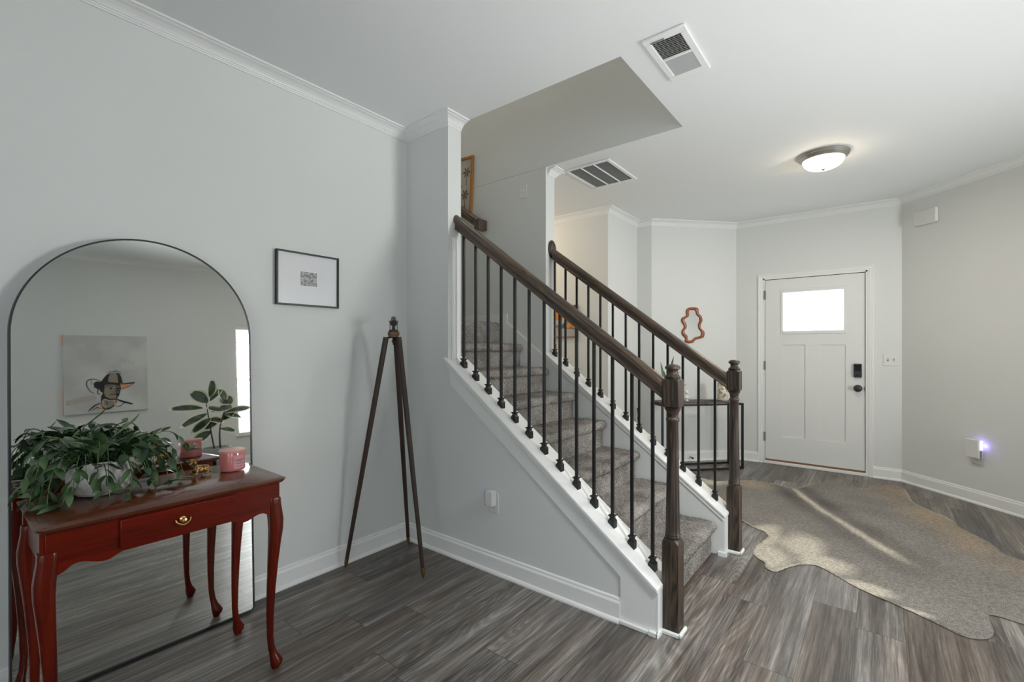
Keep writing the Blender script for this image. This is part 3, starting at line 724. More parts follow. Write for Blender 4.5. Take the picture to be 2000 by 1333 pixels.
for cx_, cy_, sx, sy in ((AX-.018, .222, 1, -1), (AX-.018, .872, 1, 1), (-2.275, .222, -1, -1), (-2.275, .872, -1, 1)):
    mb = leg(cx_, cy_, sx*.6, sy)
    mb.box(cx_-.018, cx_+.014, cy_-.018, cy_+.018, .66, TZ-.02)
    mb.build('leg', M_mahogv, T, smooth=True, angle=45)

# candle jar
def text_mesh(body, size, F, align='CENTER', extrude=.0002, offset=0):
    cu = bpy.data.curves.new('t', 'FONT'); cu.body = body; cu.size = size; cu.align_x = align; cu.extrude = extrude; cu.offset = offset
    o = bpy.data.objects.new('t', cu); col.objects.link(o); bpy.context.view_layer.update()
    dg = bpy.context.evaluated_depsgraph_get(); me = o.evaluated_get(dg).to_mesh()
    vs = [tuple(v.co) for v in me.vertices]; fs = [tuple(p.vertices) for p in me.polygons]
    o.evaluated_get(dg).to_mesh_clear(); bpy.data.objects.remove(o); bpy.data.curves.remove(cu)
    return [F(Vector(v)) for v in vs], fs
M_pink = mat('pink glass wax jar', (.62, .21, .19), .18, coat=.5)
M_pinkl = mat('pink lid', (.66, .30, .26), .35)
M_lab = mat('pink paper label', (.63, .30, .34), .5)
M_ink = mat('dark ink', (.05, .02, .03), .6)
M_gold = mat('gold ink', (.7, .5, .25), .35, .8)
cxj, cyj, rj, hj = -2.18, .818, .0485, .078
J = thing('scented_candle', 'pink scented candle jar with flat lid and lettered label right of the dog figurine', 'candle', (cxj, cyj, TZ))
MB().lathe([(rj-.006, .0), (rj-.002, .002), (rj, .006), (rj, hj-.004), (rj-.001, hj)], (cxj, cyj, TZ+.0005), 48).build('jar', M_pink, J, smooth=True)
MB().lathe([(rj-.002, hj-.001), (rj+.0022, hj), (rj+.0022, hj+.0075), (rj+.0008, hj+.009), (0, hj+.009)], (cxj, cyj, TZ+.0005), 48).build('lid', M_pinkl, J, smooth=True)
def cyl_map(a0, z0, r_): return lambda v: Vector((cxj+(r_+v.z)*math.cos(a0+v.x/r_), cyj+(r_+v.z)*math.sin(a0+v.x/r_), TZ+z0+v.y))
a0 = math.atan2(-cyj, -cxj)+R(32)
rings = [[cyl_map(a0, .012, rj+.0004)(Vector((-.023+.046*i/12, yy, 0))) for i in range(13)] for yy in (0, .056)]
mb = MB(); vs = rings[0]+rings[1]; mb.add(vs, [(i, i+1, 14+i, 13+i) for i in range(12)]); lb = mb.build('label_sticker', M_lab, J, smooth=True)
mb = MB()
for t_, s_, z_ in (('CHAMPAGNE', .0068, .046), ('TOAST', .0068, .040), ('bubbly champagne, sparkling berries', .0024, .034), ('& juicy tangerine', .0024, .031), ('SCENTED CANDLE', .0026, .020)):
    v_, f_ = text_mesh(t_, s_, cyl_map(a0, z_, rj+.0007)); mb.add(v_, f_)
mb.build('lettering', M_ink, lb, fix=False)
mb = MB(); v_, f_ = text_mesh('*', .012, cyl_map(a0, .050, rj+.0007)); mb.add(v_, f_); v_, f_ = text_mesh('---', .005, cyl_map(a0, .026, rj+.0007)); mb.add(v_, f_); mb.build('gold_emblem', M_gold, lb, fix=False)

# dachshund
def blob(mb, c_, r_, M=None, n=14, m_=10):
    rings = []
    for j in range(1, m_):
        th = math.pi*j/m_; rings.append([Vector((math.sin(th)*math.cos(2*math.pi*k/n)*r_[0], math.sin(th)*math.sin(2*math.pi*k/n)*r_[1], -math.cos(th)*r_[2])) for k in range(n)])
    rings = [[(M @ p if M else p)+Vector(c_) for p in ring] for ring in rings]
    return mb.loft(rings)
dg_ = Vector((-2.195, .700, TZ)); dd = Vector((-.18, 1, 0)).normalized(); ds_ = Vector((dd.y, -dd.x, 0))  # body axis towards tail
def dl(a, s, z): return dg_+dd*a*.80+ds_*s*1.15+Vector((0, 0, z*1.18))
mb = MB()
mb.tube([dl(-.028, 0, .026), dl(-.018, 0, .024), dl(0, 0, .021), dl(.022, 0, .020), (dl(.036, 0, .018)), dl(.044, 0, .014)], [.011, .0165, .016, .0155, .015, .008], 14)
mb.tube([dl(-.022, 0, .028), dl(-.030, .001, .038), dl(-.034, .002, .047)], [.012, .010, .008], 12)
Mh = Matrix.Rotation(math.atan2(dd.y, dd.x), 4, 'Z')
blob(mb, dl(-.037, .002, .050), (.0125, .0115, .0125), Mh)
mb.tube([dl(-.040, .003, .050), dl(-.050, .006, .045), dl(-.056, .008, .042)], [.008, .006, .0042], 12)
for s in (-1, 1):
    mb.tube([dl(-.033, s*.008, .056), dl(-.030, s*.012, .046), dl(-.026, s*.012, .036)], [.0045, .0075, .005], 10)
    mb.tube([dl(-.020, s*.009, .020), dl(-.023, s*.010, .008), dl(-.034, s*.010, .004)], [.007, .0055, .0042], 10)
    mb.tube([dl(.034, s*.008, .014), dl(.030, s*.013, .008), dl(.016, s*.014, .0045)], [.011, .008, .004], 10)
mb.tube([dl(.043, 0, .012), dl(.050, .004, .006), dl(.048, .012, .004)], [.005, .0035, .002], 8)
M_bronze = mat('gilt bronze', (.42, .25, .08), .38, .75)
n_ = nd(M_bronze, 'ShaderNodeTexNoise', Scale=120, Detail=3); ln(M_bronze, coords(M_bronze), n_.inputs['Vector'])
ln(M_bronze, ramp(M_bronze, n_.outputs['Fac'], [(.35, (.07, .035, .015)), (.55, (.42, .24, .07)), (.7, (.75, .5, .2))]), bsdf(M_bronze).inputs['Base Color']); bump(M_bronze, n_.outputs['Fac'], .6, .002)
o = mb.build('dog_figurine', M_bronze, None, smooth=True, angle=180)
tag(o, 'small gilt dachshund figurine standing between the plant and the candle', 'figurine')
r_ = o.modifiers.new('remesh', 'REMESH'); r_.mode = 'VOXEL'; r_.voxel_size = .0011; r_.use_smooth_shade = True
s_ = o.modifiers.new('smooth', 'SMOOTH'); s_.iterations = 4

# ---------------------------------------------------------------- trailing plant in white bowl
M_pot = mat('mottled white ceramic', (.62, .60, .58), .35)
n_ = nd(M_pot, 'ShaderNodeTexNoise', Scale=45, Detail=4); ln(M_pot, coords(M_pot), n_.inputs['Vector'])
ln(M_pot, ramp(M_pot, n_.outputs['Fac'], [(.4, (.50, .48, .47)), (.6, (.68, .66, .64))]), bsdf(M_pot).inputs['Base Color'])
M_soil = mat('potting soil', (.02, .013, .009), .95)
def leaf_mat(name, dark, light_, rough=.35):
    m = mat(name, light_, rough, spec=.4); n_ = nd(m, 'ShaderNodeTexNoise', Scale=14, Detail=3); ln(m, coords(m), n_.inputs['Vector'])
    ln(m, ramp(m, n_.outputs['Fac'], [(.38, dark), (.64, light_)]), bsdf(m).inputs['Base Color']); return m
M_leaf = leaf_mat('dark green leaf', (.018, .045, .02), (.095, .17, .07), .32)
pcx, pcy = -2.205, .392
PL = thing('trailing_potted_plant', 'trailing green plant in a mottled white bowl at the left end of the mahogany table', 'potted plant', (pcx, pcy, TZ))
MB().lathe([(.045, 0), (.066, .004), (.082, .020), (.092, .05), (.096, .09), (.096, .125), (.091, .125), (.088, .09), (.02, .085)], (pcx, pcy, TZ+.0005), 48).build('pot', M_pot, PL, smooth=True, angle=60)
MB().lathe([(0, .108), (.07, .1085), (.0895, .109)], (pcx, pcy, TZ), 32, cap=False).build('soil', M_soil, PL)
random.seed(11)
def leaf(mb, p, d, up, L, W_, mi=0, curl=.25, n=6):
    """ovate folded leaf starting at p along d"""
    d = d.normalized(); s = d.cross(up).normalized(); u = s.cross(d).normalized(); vs = []; fs = []
    for i in range(n+1):
        t_ = i/n; wv = W_*math.sin(math.pi*min(1, t_*.93+.035))**.75*(1.15-.45*t_)
        c_ = p+d*L*t_-u*L*curl*t_*t_
        vs += [c_-s*wv+u*wv*.25, c_, c_+s*wv+u*wv*.25]
    for i in range(n):
        a = i*3; fs += [(a, a+1, a+4, a+3), (a+1, a+2, a+5, a+4)]
    mb.add(vs, fs, mi)
fol = MB(); stems = MB()
def vine(az, reach, rise, drop, nl, L, W_, p0=None, wob=.5):
    pts = []; a = az
    x, y, z = (pcx+.05*math.cos(az), pcy+.05*math.sin(az), TZ+.10) if p0 is None else p0
    n_ = 14
    for i in range(n_+1):
        t_ = i/n_
        rr = reach*(1-(1-t_)**1.6)
        zz = z+rise*math.sin(math.pi*min(1, t_*1.15))*(1 if t_ < .87 else 1)-drop*t_**2.4
        pts.append(Vector((x+rr*math.cos(a+wob*t_*t_), y+rr*math.sin(a+wob*t_*t_), zz)))
    for p in pts:
        p.x = max(-2.385, p.x)
        if TX0 < p.x < TX1 and p.y > TY0: p.z = max(p.z, TZ+.014)
    stems.tube(pts, [.0022-.0012*i/n_ for i in range(n_+1)], 6)
    for k in range(nl):
        t_ = (k+.8)/nl; i = min(n_-1, int(t_*n_)); p = pts[i].lerp(pts[i+1], t_*n_-i if t_*n_-i <= 1 else 1)
        d = (pts[i+1]-pts[i]).normalized(); side = 1 if k % 2 else -1
        s = d.cross(Vector((0, 0, 1))); s = s.normalized() if s.length > .1 else Vector((1, 0, 0))
        dr_ = (d*.75+s*side*random.uniform(.5, 1.0)+Vector((0, 0, random.uniform(-.35, .45)))).normalized()
        q = p+dr_*L
        if q.x < -2.40: dr_.x = abs(dr_.x)*.4
        if p.z+dr_.z*L < TZ+.01 and q.x > TX0: dr_.z = abs(dr_.z)*.2
        leaf(fol, p, dr_, Vector((0, 0, 1))+Vector((random.uniform(-.5, .5), random.uniform(-.5, .5), 0)), L*random.uniform(.8, 1.35), W_*random.uniform(.8, 1.2), curl=random.uniform(.05, .35))
for i in range(26):
    az = 2*math.pi*i/26+random.uniform(-.15, .15)
    toward = abs(math.sin(az))
    vine(az, random.uniform(.06, .10)+.035*toward, random.uniform(.06, .12), random.uniform(.02, .09), 7, .052, .0145, wob=random.uniform(-.6, .6))
for az, reach, rise, drop in ((-1.25, .15, .10, .10), (-1.45, .16, .07, .06), (-1.0, .15, .06, .12), (-1.7, .13, .12, .03), (1.45, .20, .08, .08), (1.15, .19, .06, .12), (1.75, .18, .09, .02), (1.3, .22, .10, -.02), (.45, .13, .05, .11), (-.1, .12, .03, .09), (-.55, .14, .04, .12), (1.25, .16, .07, .14)):
    vine(az, reach, rise, drop, 9, .048, .0125, wob=random.uniform(-.3, .3))
for i in range(46):     # broad blades over the crown
    az = random.uniform(0, 2*math.pi); r0 = random.uniform(0, .07); p = Vector((pcx+r0*math.cos(az), pcy+r0*math.sin(az), TZ+.115+random.uniform(0, .045)))
    dx_ = math.cos(az)*.75
    if p.x < pcx-.03: dx_ = abs(dx_)*.3
    leaf(fol, p, Vector((dx_, math.sin(az), random.uniform(.05, .95))), Vector((-math.cos(az), -math.sin(az), .9)), random.uniform(.06, .10), random.uniform(.014, .022), curl=.2)
for y_, z_, dx in ((.455, .275, .02), (.29, .235, .0)):
    stems.tube([(pcx, pcy, TZ+.1), (pcx+dx, (pcy+y_)/2, TZ+.2), (pcx+dx, y_+.03, TZ+z_-.02), (pcx+dx, y_+.045, TZ+z_)], [.002, .0025, .004, .0015], 6)
fol.build('foliage', M_leaf, PL, smooth=True, angle=180, fix=False)
M_stem = leaf_mat('pale stem', (.06, .11, .035), (.13, .2, .07)); stems.build('stems', M_stem, PL, smooth=True)
# fallen sprig resting on the table
sp = MB(); q = Vector((-2.10, .525, TZ+.006))
for k in range(7):
    a = R(60)+random.uniform(-1.1, 1.1); leaf(sp, q+Vector((random.uniform(-.02, .02), .008*k, .002*k)), Vector((math.cos(a)*.5, math.sin(a), random.uniform(.05, .35))), Vector((0, 0, 1)), .045, .011, curl=.1)
o = sp.build('leafy_sprig', M_leaf, None, smooth=True, angle=180, fix=False); tag(o, 'loose leafy sprig lying on the table right of the white bowl', 'leaves')

# ---------------------------------------------------------------- framed print on the left wall
FP = thing('framed_picture', 'thin black frame with wide white mat and tiny grey print on left wall', 'picture', (XL, 1.333, 1.675))
y0, y1, z0, z1 = 1.152, 1.514, 1.527, 1.822; b_ = .009
f = MB()
for ya, yb_, za, zb in ((y0, y1, z0, z0+b_), (y0, y1, z1-b_, z1), (y0, y0+b_, z0+b_, z1-b_), (y1-b_, y1, z0+b_, z1-b_)): f.box(XL+.0015, XL+.025, ya, yb_, za, zb)
f.build('frame', M_blackp, FP, bevel=.001)
M_mat = mat('white mat board', (.74, .74, .76), .25, coat=.6)
MB().box(XL+.004, XL+.014, y0+b_, y1-b_, z0+b_, z1-b_).build('mat_board', M_mat, FP)
M_prn = mat('grey print', (.3, .3, .3), .6); n_ = nd(M_prn, 'ShaderNodeTexNoise', Scale=70, Detail=6); ln(M_prn, coords(M_prn), n_.inputs['Vector'])
ln(M_prn, ramp(M_prn, n_.outputs['Fac'], [(.4, (.2, .2, .2)), (.6, (.5, .5, .5))]), bsdf(M_prn).inputs['Base Color'])
MB().box(XL+.0145, XL+.0150, 1.280, 1.388, 1.634, 1.724).build('print_border', M_white, FP)
MB().box(XL+.0150, XL+.0155, 1.286, 1.382, 1.640, 1.718).build('print', M_prn, FP)

# ---------------------------------------------------------------- tripod with small telescope
M_tri = wood('dark tripod wood', (.012, .008, .006), (.06, .032, .018), .5, grain=14, axis=2)
TP = thing('tripod', 'tall dark wooden tripod with brass tipped legs in the corner', 'tripod', (-2.28, 1.73, 0))
hx, hy, hz = -2.275, 1.735, 1.358
for fx_, fy_, tx_, ty_ in ((-2.462, 1.531, -2.297, 1.697), (-2.009, 1.738, -2.243, 1.748), (-2.434, 1.976, -2.294, 1.766)):
    a = Vector((tx_, ty_, hz)); b = Vector((fx_, fy_, 0)); d = (b-a).normalized()
    lg = MB().tube([a, a+d*.03, a+d*.5, a+d*.9, b-d*.05], [.0155, .0165, .0155, .0135, .011], 12).build('leg', M_tri, TP, smooth=True)
    MB().tube([b-d*.055, b-d*.03, b], [.012, .011, .003], 12).build('brass_tip', M_oldbrass, lg, smooth=True)
    MB().tube([a+Vector((0, 0, -.005)), Vector((hx, hy, hz+.004))], .006, 8).build('hinge_arm', M_black, lg)
MB().lathe([(.030, 0), (.030, .006), (.034, .008), (.034, .03), (.028, .032)], (hx, hy, hz+.002), 6).build('head_block', wood('tan wood block', (.10, .045, .02), (.2, .09, .04), .5), TP)
MB().lathe([(.026, .034), (.028, .036), (.028, .042), (.018, .046)], (hx, hy, hz), 20).build('mounting_plate', M_black, TP)
MB().lathe([(.004, -.045), (.007, -.04), (.004, -.034), (.012, -.028), (.012, -.020), (.006, -.016), (.010, .003)], (hx, hy, hz), 12).build('wing_nut', M_black, TP, smooth=True)
tel = thing('telescope', 'small black telescope mounted on top of the wooden tripod', 'telescope', (hx, hy, hz+.046))
vd = Vector((.8, -.6, -.35)).normalized()      # points into the room, tipped down
cc = Vector((hx, hy, hz+.098))
MB().tube([cc-vd*.055, cc-vd*.052, cc-vd*.02, cc-vd*.018, cc+vd*.035, cc+vd*.037, cc+vd*.052, cc+vd*.054], [.011, .014, .014, .016, .0165, .019, .019, .016], 22).build('barrel', M_black, tel, smooth=True, angle=50)
M_lens = mat('dark lens', (.03, .03, .035), .05, coat=1)
MB().tube([cc+vd*.050, cc+vd*.0545], .0155, 22).build('lens', M_lens, tel)
sd = vd.cross(Vector((0, 0, 1))).normalized()
for s in (-1, 1):
    p = cc+sd*s*.021; yk = MB().tube([Vector((p.x, p.y, hz+.045)), Vector((p.x, p.y, cc.z-.002))], .0025, 8)
    yk.tube([p-sd*s*.004+Vector((0, 0, -.004)), p+sd*s*.006+Vector((0, 0, -.004))], .005, 10).build('yoke_arm', M_oldbrass, tel)
MB().tube([Vector((hx, hy, hz+.044)), Vector((hx, hy, hz+.09))], [.010, .007], 12).build('stem', M_black, tel)

# ---------------------------------------------------------------- cowhide rug
outl = [(-1.488, 4.80), (-1.362, 4.783), (-1.238, 4.768), (-1.125, 4.879), (-.973, 5.010), (-.838, 5.018), (-.704, 4.977), (-.612, 4.969), (-.537, 5.13), (-.49, 5.273), (-.355, 5.379), (-.216, 5.363), (-.102, 5.353), (-.058, 5.488), (.017, 5.665), (.105, 5.70), (.176, 5.59), (.203, 5.366), (.226, 5.126), (.325, 4.94), (.405, 4.834), (.465, 4.587), (.568, 4.39), (.612, 4.209), (.688, 4.134), (.79, 4.027), (.95, 3.93), (1.12, 3.9), (1.25, 3.95), (1.33, 3.85), (1.28, 3.65), (1.12, 3.52), (1.0, 3.38), (.93, 3.2), (.80, 3.12), (.66, 3.19), (.529, 3.184), (.481, 3.192), (.431, 3.195), (.412, 3.159), (.405, 3.0), (.378, 2.923), (.325, 2.881), (.276, 2.889), (.194, 2.949), (.104, 3.004), (.005, 3.057), (-.092, 3.111), (-.175, 3.187), (-.279, 3.276), (-.341, 3.26), (-.398, 3.19), (-.469, 3.045), (-.525, 3.065), (-.545, 3.132), (-.615, 3.203), (-.634, 3.318), (-.617, 3.471), (-.60, 3.58), (-.64, 3.66), (-.72, 3.70), (-.80, 3.78), (-.95, 3.9), (-1.1, 3.98), (-1.2, 4.1), (-1.25, 4.3), (-1.4, 4.5), (-1.55, 4.66)]
O2 = [(p.x+.006*noise.noise(p*25), p.y+.006*noise.noise(p*25+Vector((9, 3, 1)))) for p in catmull([(x, y, 0) for x, y in outl], 7, True)]
def inside(x, y, P_):
    c_ = False; j = len(P_)-1
    for i in range(len(P_)):
        if (P_[i][1] > y) != (P_[j][1] > y) and x < (P_[j][0]-P_[i][0])*(y-P_[i][1])/(P_[j][1]-P_[i][1])+P_[i][0]: c_ = not c_
        j = i
    return c_
gs = .02; pts = [Vector(p) for p in O2]
random.seed(5)
x = -1.7
while x < 1.45:
    y = 2.8
    while y < 5.8:
        q = (x+random.uniform(-.004, .004), y+random.uniform(-.004, .004))
        if inside(q[0], q[1], O2) and min((q[0]-a)**2+(q[1]-b)**2 for a, b in O2) > .012**2: pts.append(Vector(q))
        y += gs
    x += gs
nO = len(O2)
vv, ee, ff, *_ = delaunay_2d_cdt(pts, [(i, (i+1) % nO) for i in range(nO)], [], 1, 1e-6)
def edge_d(x, y): return math.sqrt(min((x-a)**2+(y-b)**2 for a, b in O2))
def segd(x, y, a, b):
    ax, ay = a; bx, by = b; t_ = max(0, min(1, ((x-ax)*(bx-ax)+(y-ay)*(by-ay))/((bx-ax)**2+(by-ay)**2))); return math.hypot(x-ax-t_*(bx-ax), y-ay-t_*(by-ay)), t_
RG = [(-.613, 4.93), (-.379, 4.457), (-.199, 4.185), (.006, 3.844), (.16, 3.62)]
me = bpy.data.meshes.new('cowhide_rug'); ver = []; cols = []
for p in vv:
    x, y = p.x, p.y; ed = edge_d(x, y)
    z = .003+.002*noise.noise(Vector((x*3, y*3, 0)))+.0015
    hd = math.hypot((x-.09)/.15, (y-5.60)/.2); z += .03*max(0, 1-hd*hd)*min(1, ed/.05)
    hd = math.hypot((x+.36)/.25, (y-5.25)/.15); z += .012*max(0, 1-hd*hd)*min(1, ed/.05)
    ver.append((x, y, max(.003, z)))
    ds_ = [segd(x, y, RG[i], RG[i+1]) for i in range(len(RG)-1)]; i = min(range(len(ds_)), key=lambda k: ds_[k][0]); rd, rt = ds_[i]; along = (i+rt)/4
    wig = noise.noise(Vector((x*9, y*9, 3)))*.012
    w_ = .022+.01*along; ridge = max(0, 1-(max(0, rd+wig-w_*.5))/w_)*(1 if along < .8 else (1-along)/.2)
    slate = math.exp(-((rd-.10)/.09)**2)*(1-along*.6)  # darker slate hide pattern beside the ridge
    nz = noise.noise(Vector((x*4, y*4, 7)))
    pale = 0
    for cx_, cy_, rx_, ry_ in ((-.55, 3.25, .22, .25), (-.40, 3.55, .16, .30), (-.28, 3.33, .2, .16), (-.08, 3.13, .14, .09), (-1.35, 4.72, .3, .16), (-.62, 3.55, .12, .3), (.12, 2.99, .1, .04)):
        pale = max(pale, 1-math.hypot((x-cx_)/rx_, (y-cy_)/ry_)+nz*.5)
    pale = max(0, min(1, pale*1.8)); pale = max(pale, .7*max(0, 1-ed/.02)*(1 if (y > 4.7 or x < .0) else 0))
    tan = 0
    for cx_, cy_, rx_, ry_ in ((.15, 5.35, .28, .4), (.35, 4.8, .3, .45), (.45, 4.35, .25, .4), (.8, 4.0, .4, .3), (-1.0, 4.9, .3, .2)):
        tan = max(tan, 1-math.hypot((x-cx_)/rx_, (y-cy_)/ry_)+nz*.4)
    tan = max(0, min(1, tan*1.4)); tan *= min(1, 1.3-ed/.4)
    grey = (.5+.5*nz); 
    dk = [(.125, .113, .102)[c_]*(1-.45*slate) for c_ in range(3)]; base_ = [dk[c_]+((.25, .235, .215)[c_]-dk[c_])*(.36+.55*grey-.45*slate) for c_ in range(3)]
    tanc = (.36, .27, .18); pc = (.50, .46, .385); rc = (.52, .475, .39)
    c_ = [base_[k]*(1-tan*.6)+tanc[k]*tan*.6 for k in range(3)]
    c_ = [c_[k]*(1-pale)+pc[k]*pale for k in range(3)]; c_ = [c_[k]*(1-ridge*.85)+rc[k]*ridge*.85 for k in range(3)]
    cols.append((*c_, 1))
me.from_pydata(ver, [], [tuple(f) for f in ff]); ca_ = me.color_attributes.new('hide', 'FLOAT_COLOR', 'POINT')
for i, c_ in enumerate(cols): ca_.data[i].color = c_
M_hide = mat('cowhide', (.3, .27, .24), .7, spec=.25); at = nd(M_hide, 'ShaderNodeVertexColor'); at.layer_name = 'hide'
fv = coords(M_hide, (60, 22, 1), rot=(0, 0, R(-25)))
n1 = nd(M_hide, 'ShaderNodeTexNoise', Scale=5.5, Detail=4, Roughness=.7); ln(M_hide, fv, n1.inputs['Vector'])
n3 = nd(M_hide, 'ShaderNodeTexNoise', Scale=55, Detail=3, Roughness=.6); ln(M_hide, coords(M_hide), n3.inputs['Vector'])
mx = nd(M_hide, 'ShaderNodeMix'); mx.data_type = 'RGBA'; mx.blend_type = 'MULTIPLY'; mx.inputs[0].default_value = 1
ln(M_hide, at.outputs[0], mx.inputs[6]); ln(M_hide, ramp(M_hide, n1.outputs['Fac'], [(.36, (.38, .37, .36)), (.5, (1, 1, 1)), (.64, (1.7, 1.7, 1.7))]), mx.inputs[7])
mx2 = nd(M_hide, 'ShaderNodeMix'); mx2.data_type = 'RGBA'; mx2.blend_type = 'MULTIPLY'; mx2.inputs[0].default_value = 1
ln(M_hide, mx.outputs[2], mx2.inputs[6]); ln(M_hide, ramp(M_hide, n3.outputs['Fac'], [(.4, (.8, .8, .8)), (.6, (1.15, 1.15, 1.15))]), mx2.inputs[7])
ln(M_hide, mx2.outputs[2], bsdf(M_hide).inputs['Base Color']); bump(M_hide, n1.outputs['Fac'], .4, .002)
me.materials.append(M_hide); me.shade_smooth()
rug = bpy.data.objects.new('cowhide_rug', me); col.objects.link(rug); tag(rug, 'grey and cream cowhide rug spread on the floor by the front door', 'rug')
so = rug.modifiers.new('solid', 'SOLIDIFY'); so.thickness = .0025; so.offset = -1

# ---------------------------------------------------------------- black console table by the angled wall
M_steel = mat('black steel', (.014, .014, .015), .45, .4)
def C(u, v, z): return Vector((-1.153-ex*u-ey*v, 5.443-ey*u+ex*v, z))   # u = along to the left, v = towards the wall
CT = thing('metal_console_table', 'slim black metal console table with dark slab top against the angled wall', 'console table', C(.455, .12, 0))
CL, CDp, CHt = .915, .245, .705
def tubebar(a, b, r_=.0095):
    a = Vector(a); b = Vector(b); d = (b-a).normalized(); up = Vector((0, 0, 1)) if abs(d.z) < .5 else Vector((ex, ey, 0)); s = d.cross(up).normalized(); u = s.cross(d)
    return [[p+s*r_*i+u*r_*j for i, j in ((-1, -1), (1, -1), (1, 1), (-1, 1))] for p in (a, b)]
for u in (0, CL):
    for v in (0, CDp): MB().loft(tubebar(C(u, v, 0), C(u, v, CHt))).build('leg', M_steel, CT)
for z, nm_ in ((.0095, 'base_frame'), (CHt-.01, 'top_frame')):
    mb = MB()
    for v in (0, CDp): mb.loft(tubebar(C(0, v, z), C(CL, v, z)))
    for u in (0, CL): mb.loft(tubebar(C(u, 0, z), C(u, CDp, z)))
    mb.build(nm_, M_steel, CT)
M_slab = wood('weathered slab', (.03, .025, .03), (.13, .10, .09), .5, grain=8, axis=0)
random.seed(3)
edge = []
N = 30
for i in range(N+1): edge.append(C(.045+(CL-.05)*i/N, .012+.016*noise.noise(Vector((i*.35, 0, 0)))+(.02 if i > 24 else 0), 0))
for i in range(N, -1, -1): edge.append(C(.045+(CL-.05)*i/N, CDp+.005, 0))
MB().loft([[Vector((p.x, p.y, CHt+.001)) for p in edge], [Vector((p.x, p.y, CHt+.020)) for p in edge]]).build('top', M_slab, CT, bevel=.003)
CTZ = CHt+.021
# snake plant
M_snake = leaf_mat('snake plant leaf', (.012, .04, .015), (.045, .13, .04), .35)
sp_ = C(.80, .13, CTZ); SN = thing('snake_plant', 'snake plant with upright dark green blades on the black console', 'potted plant', sp_)
MB().lathe([(.04, 0), (.048, .02), (.052, .07), (.048, .07), (.046, .055)], sp_, 28).build('pot', M_white, SN, smooth=True, angle=60)
MB().lathe([(0, .06), (.047, .06)], sp_, 20, cap=False).build('soil', M_soil, SN)
mb = MB()
def blade(dx, lean, Hh, W_, tw):
    P0 = sp_+Vector((ex*dx, ey*dx, .06)); vs = []; fs = []; n_ = 10
    dirv = Vector((ex*math.cos(tw)+ey*math.sin(tw), ey*math.cos(tw)-ex*math.sin(tw), 0))
    for i in range(n_+1):
        t_ = i/n_; c_ = P0+Vector((ex, ey, 0))*lean*t_**1.4+Vector((0, 0, Hh*t_)); wv = 1.55*W_*(.55+.9*t_-1.45*t_**3.2)
        vs += [c_-dirv*max(wv, .0006), c_+Vector((ey, -ex, 0))*.004, c_+dirv*max(wv, .0006), c_-Vector((ey, -ex, 0))*.002]
    mb.loft([vs[4*i:4*i+4] for i in range(n_+1)])
for a in ((-.01, -.20, .20, .016, .3), (-.005, -.12, .22, .018, -.4), (0, -.03, .26, .018, .2), (.006, .02, .20, .02, .5), (.0, .08, .42, .016, .1), (.01, .14, .26, .018, -.2), (.012, .22, .12, .016, .2), (-.01, -.06, .36, .013, 0), (.004, .11, .17, .02, .4)): blade(*a)
mb.build('leaves', M_snake, SN, smooth=True, angle=60)
# bust
bp_ = C(.585, .10, CTZ); mb = MB()
mb.lathe([(.018, 0), (.020, .004), (.013, .012), (.012, .02)], bp_, 20)
mb.tube([bp_+Vector((0, 0, .018)), bp_+Vector((0, 0, .035)), bp_+Vector((0, 0, .05)), bp_+Vector((0, 0, .065))], [.012, .026, .022, .010], 16)
mb.tube([bp_+Vector((-ex*.03, -ey*.03, .040)), bp_+Vector((ex*.03, ey*.03, .040))], [.011, .011], 12)
mb.tube([bp_+Vector((0, 0, .06)), bp_+Vector((0, 0, .08))], [.010, .010], 12)
blob(mb, bp_+Vector((0, 0, .094)), (.018, .018, .022)); blob(mb, bp_+Vector((ey*.018, -ex*.018, .09)), (.005, .005, .006)); blob(mb, bp_+Vector((-ey*.006, ex*.006, .104)), (.019, .019, .016))
M_plaster = mat('white plaster', (.78, .77, .74), .6)
o = mb.build('bust_figurine', M_plaster, None, smooth=True, angle=180); tag(o, 'small white plaster bust on the console right of the snake plant', 'figurine')
r_ = o.modifiers.new('remesh', 'REMESH'); r_.mode = 'VOXEL'; r_.voxel_size = .0016; r_.use_smooth_shade = True
# stack of driftwood / feathers on the console
mb = MB()
for k in range(3): mb.tube(catmull([C(.40-.11*i, .08+.02*k+.015*math.sin(i*1.7+k), CTZ+.007+.004*math.sin(i*2+k)) for i in range(3)], 5), [.003+.003*math.sin(math.pi*j/10) for j in range(11)], 7)
o = mb.build('driftwood_sticks', wood('bleached wood', (.12, .09, .08), (.32, .25, .20), .7), None, smooth=True); tag(o, 'thin bleached driftwood sticks lying along the console top', 'driftwood')
# patterned candle glass
jp = C(.155, .12, CTZ); JR = .054
JG = thing('patterned_candle_jar', 'clear jar with brown botanical pattern and wax on the console right end', 'candle jar', jp)
M_jar = mat('patterned glass', (.8, .8, .76), .15); v_ = nd(M_jar, 'ShaderNodeTexVoronoi', Scale=30); ln(M_jar, coords(M_jar), v_.inputs['Vector'])
ln(M_jar, ramp(M_jar, v_.outputs['Distance'], [(.0, (.28, .18, .06)), (.42, (.50, .40, .22)), (.52, (.72, .72, .68))]), bsdf(M_jar).inputs['Base Color'])
M_wax = mat('cream wax', (.55, .52, .38), .5)
MB().lathe([(JR-.004, 0), (JR, .003), (JR, .185), (JR-.002, .188), (JR-.004, .185), (JR-.004, .03)], jp, 36).build('jar', M_jar, JG, smooth=True, angle=60)
MB().lathe([(JR+.0006, .003), (JR+.0006, .028)], jp, 36, cap=False).build('wax_band', M_wax, JG, smooth=True)
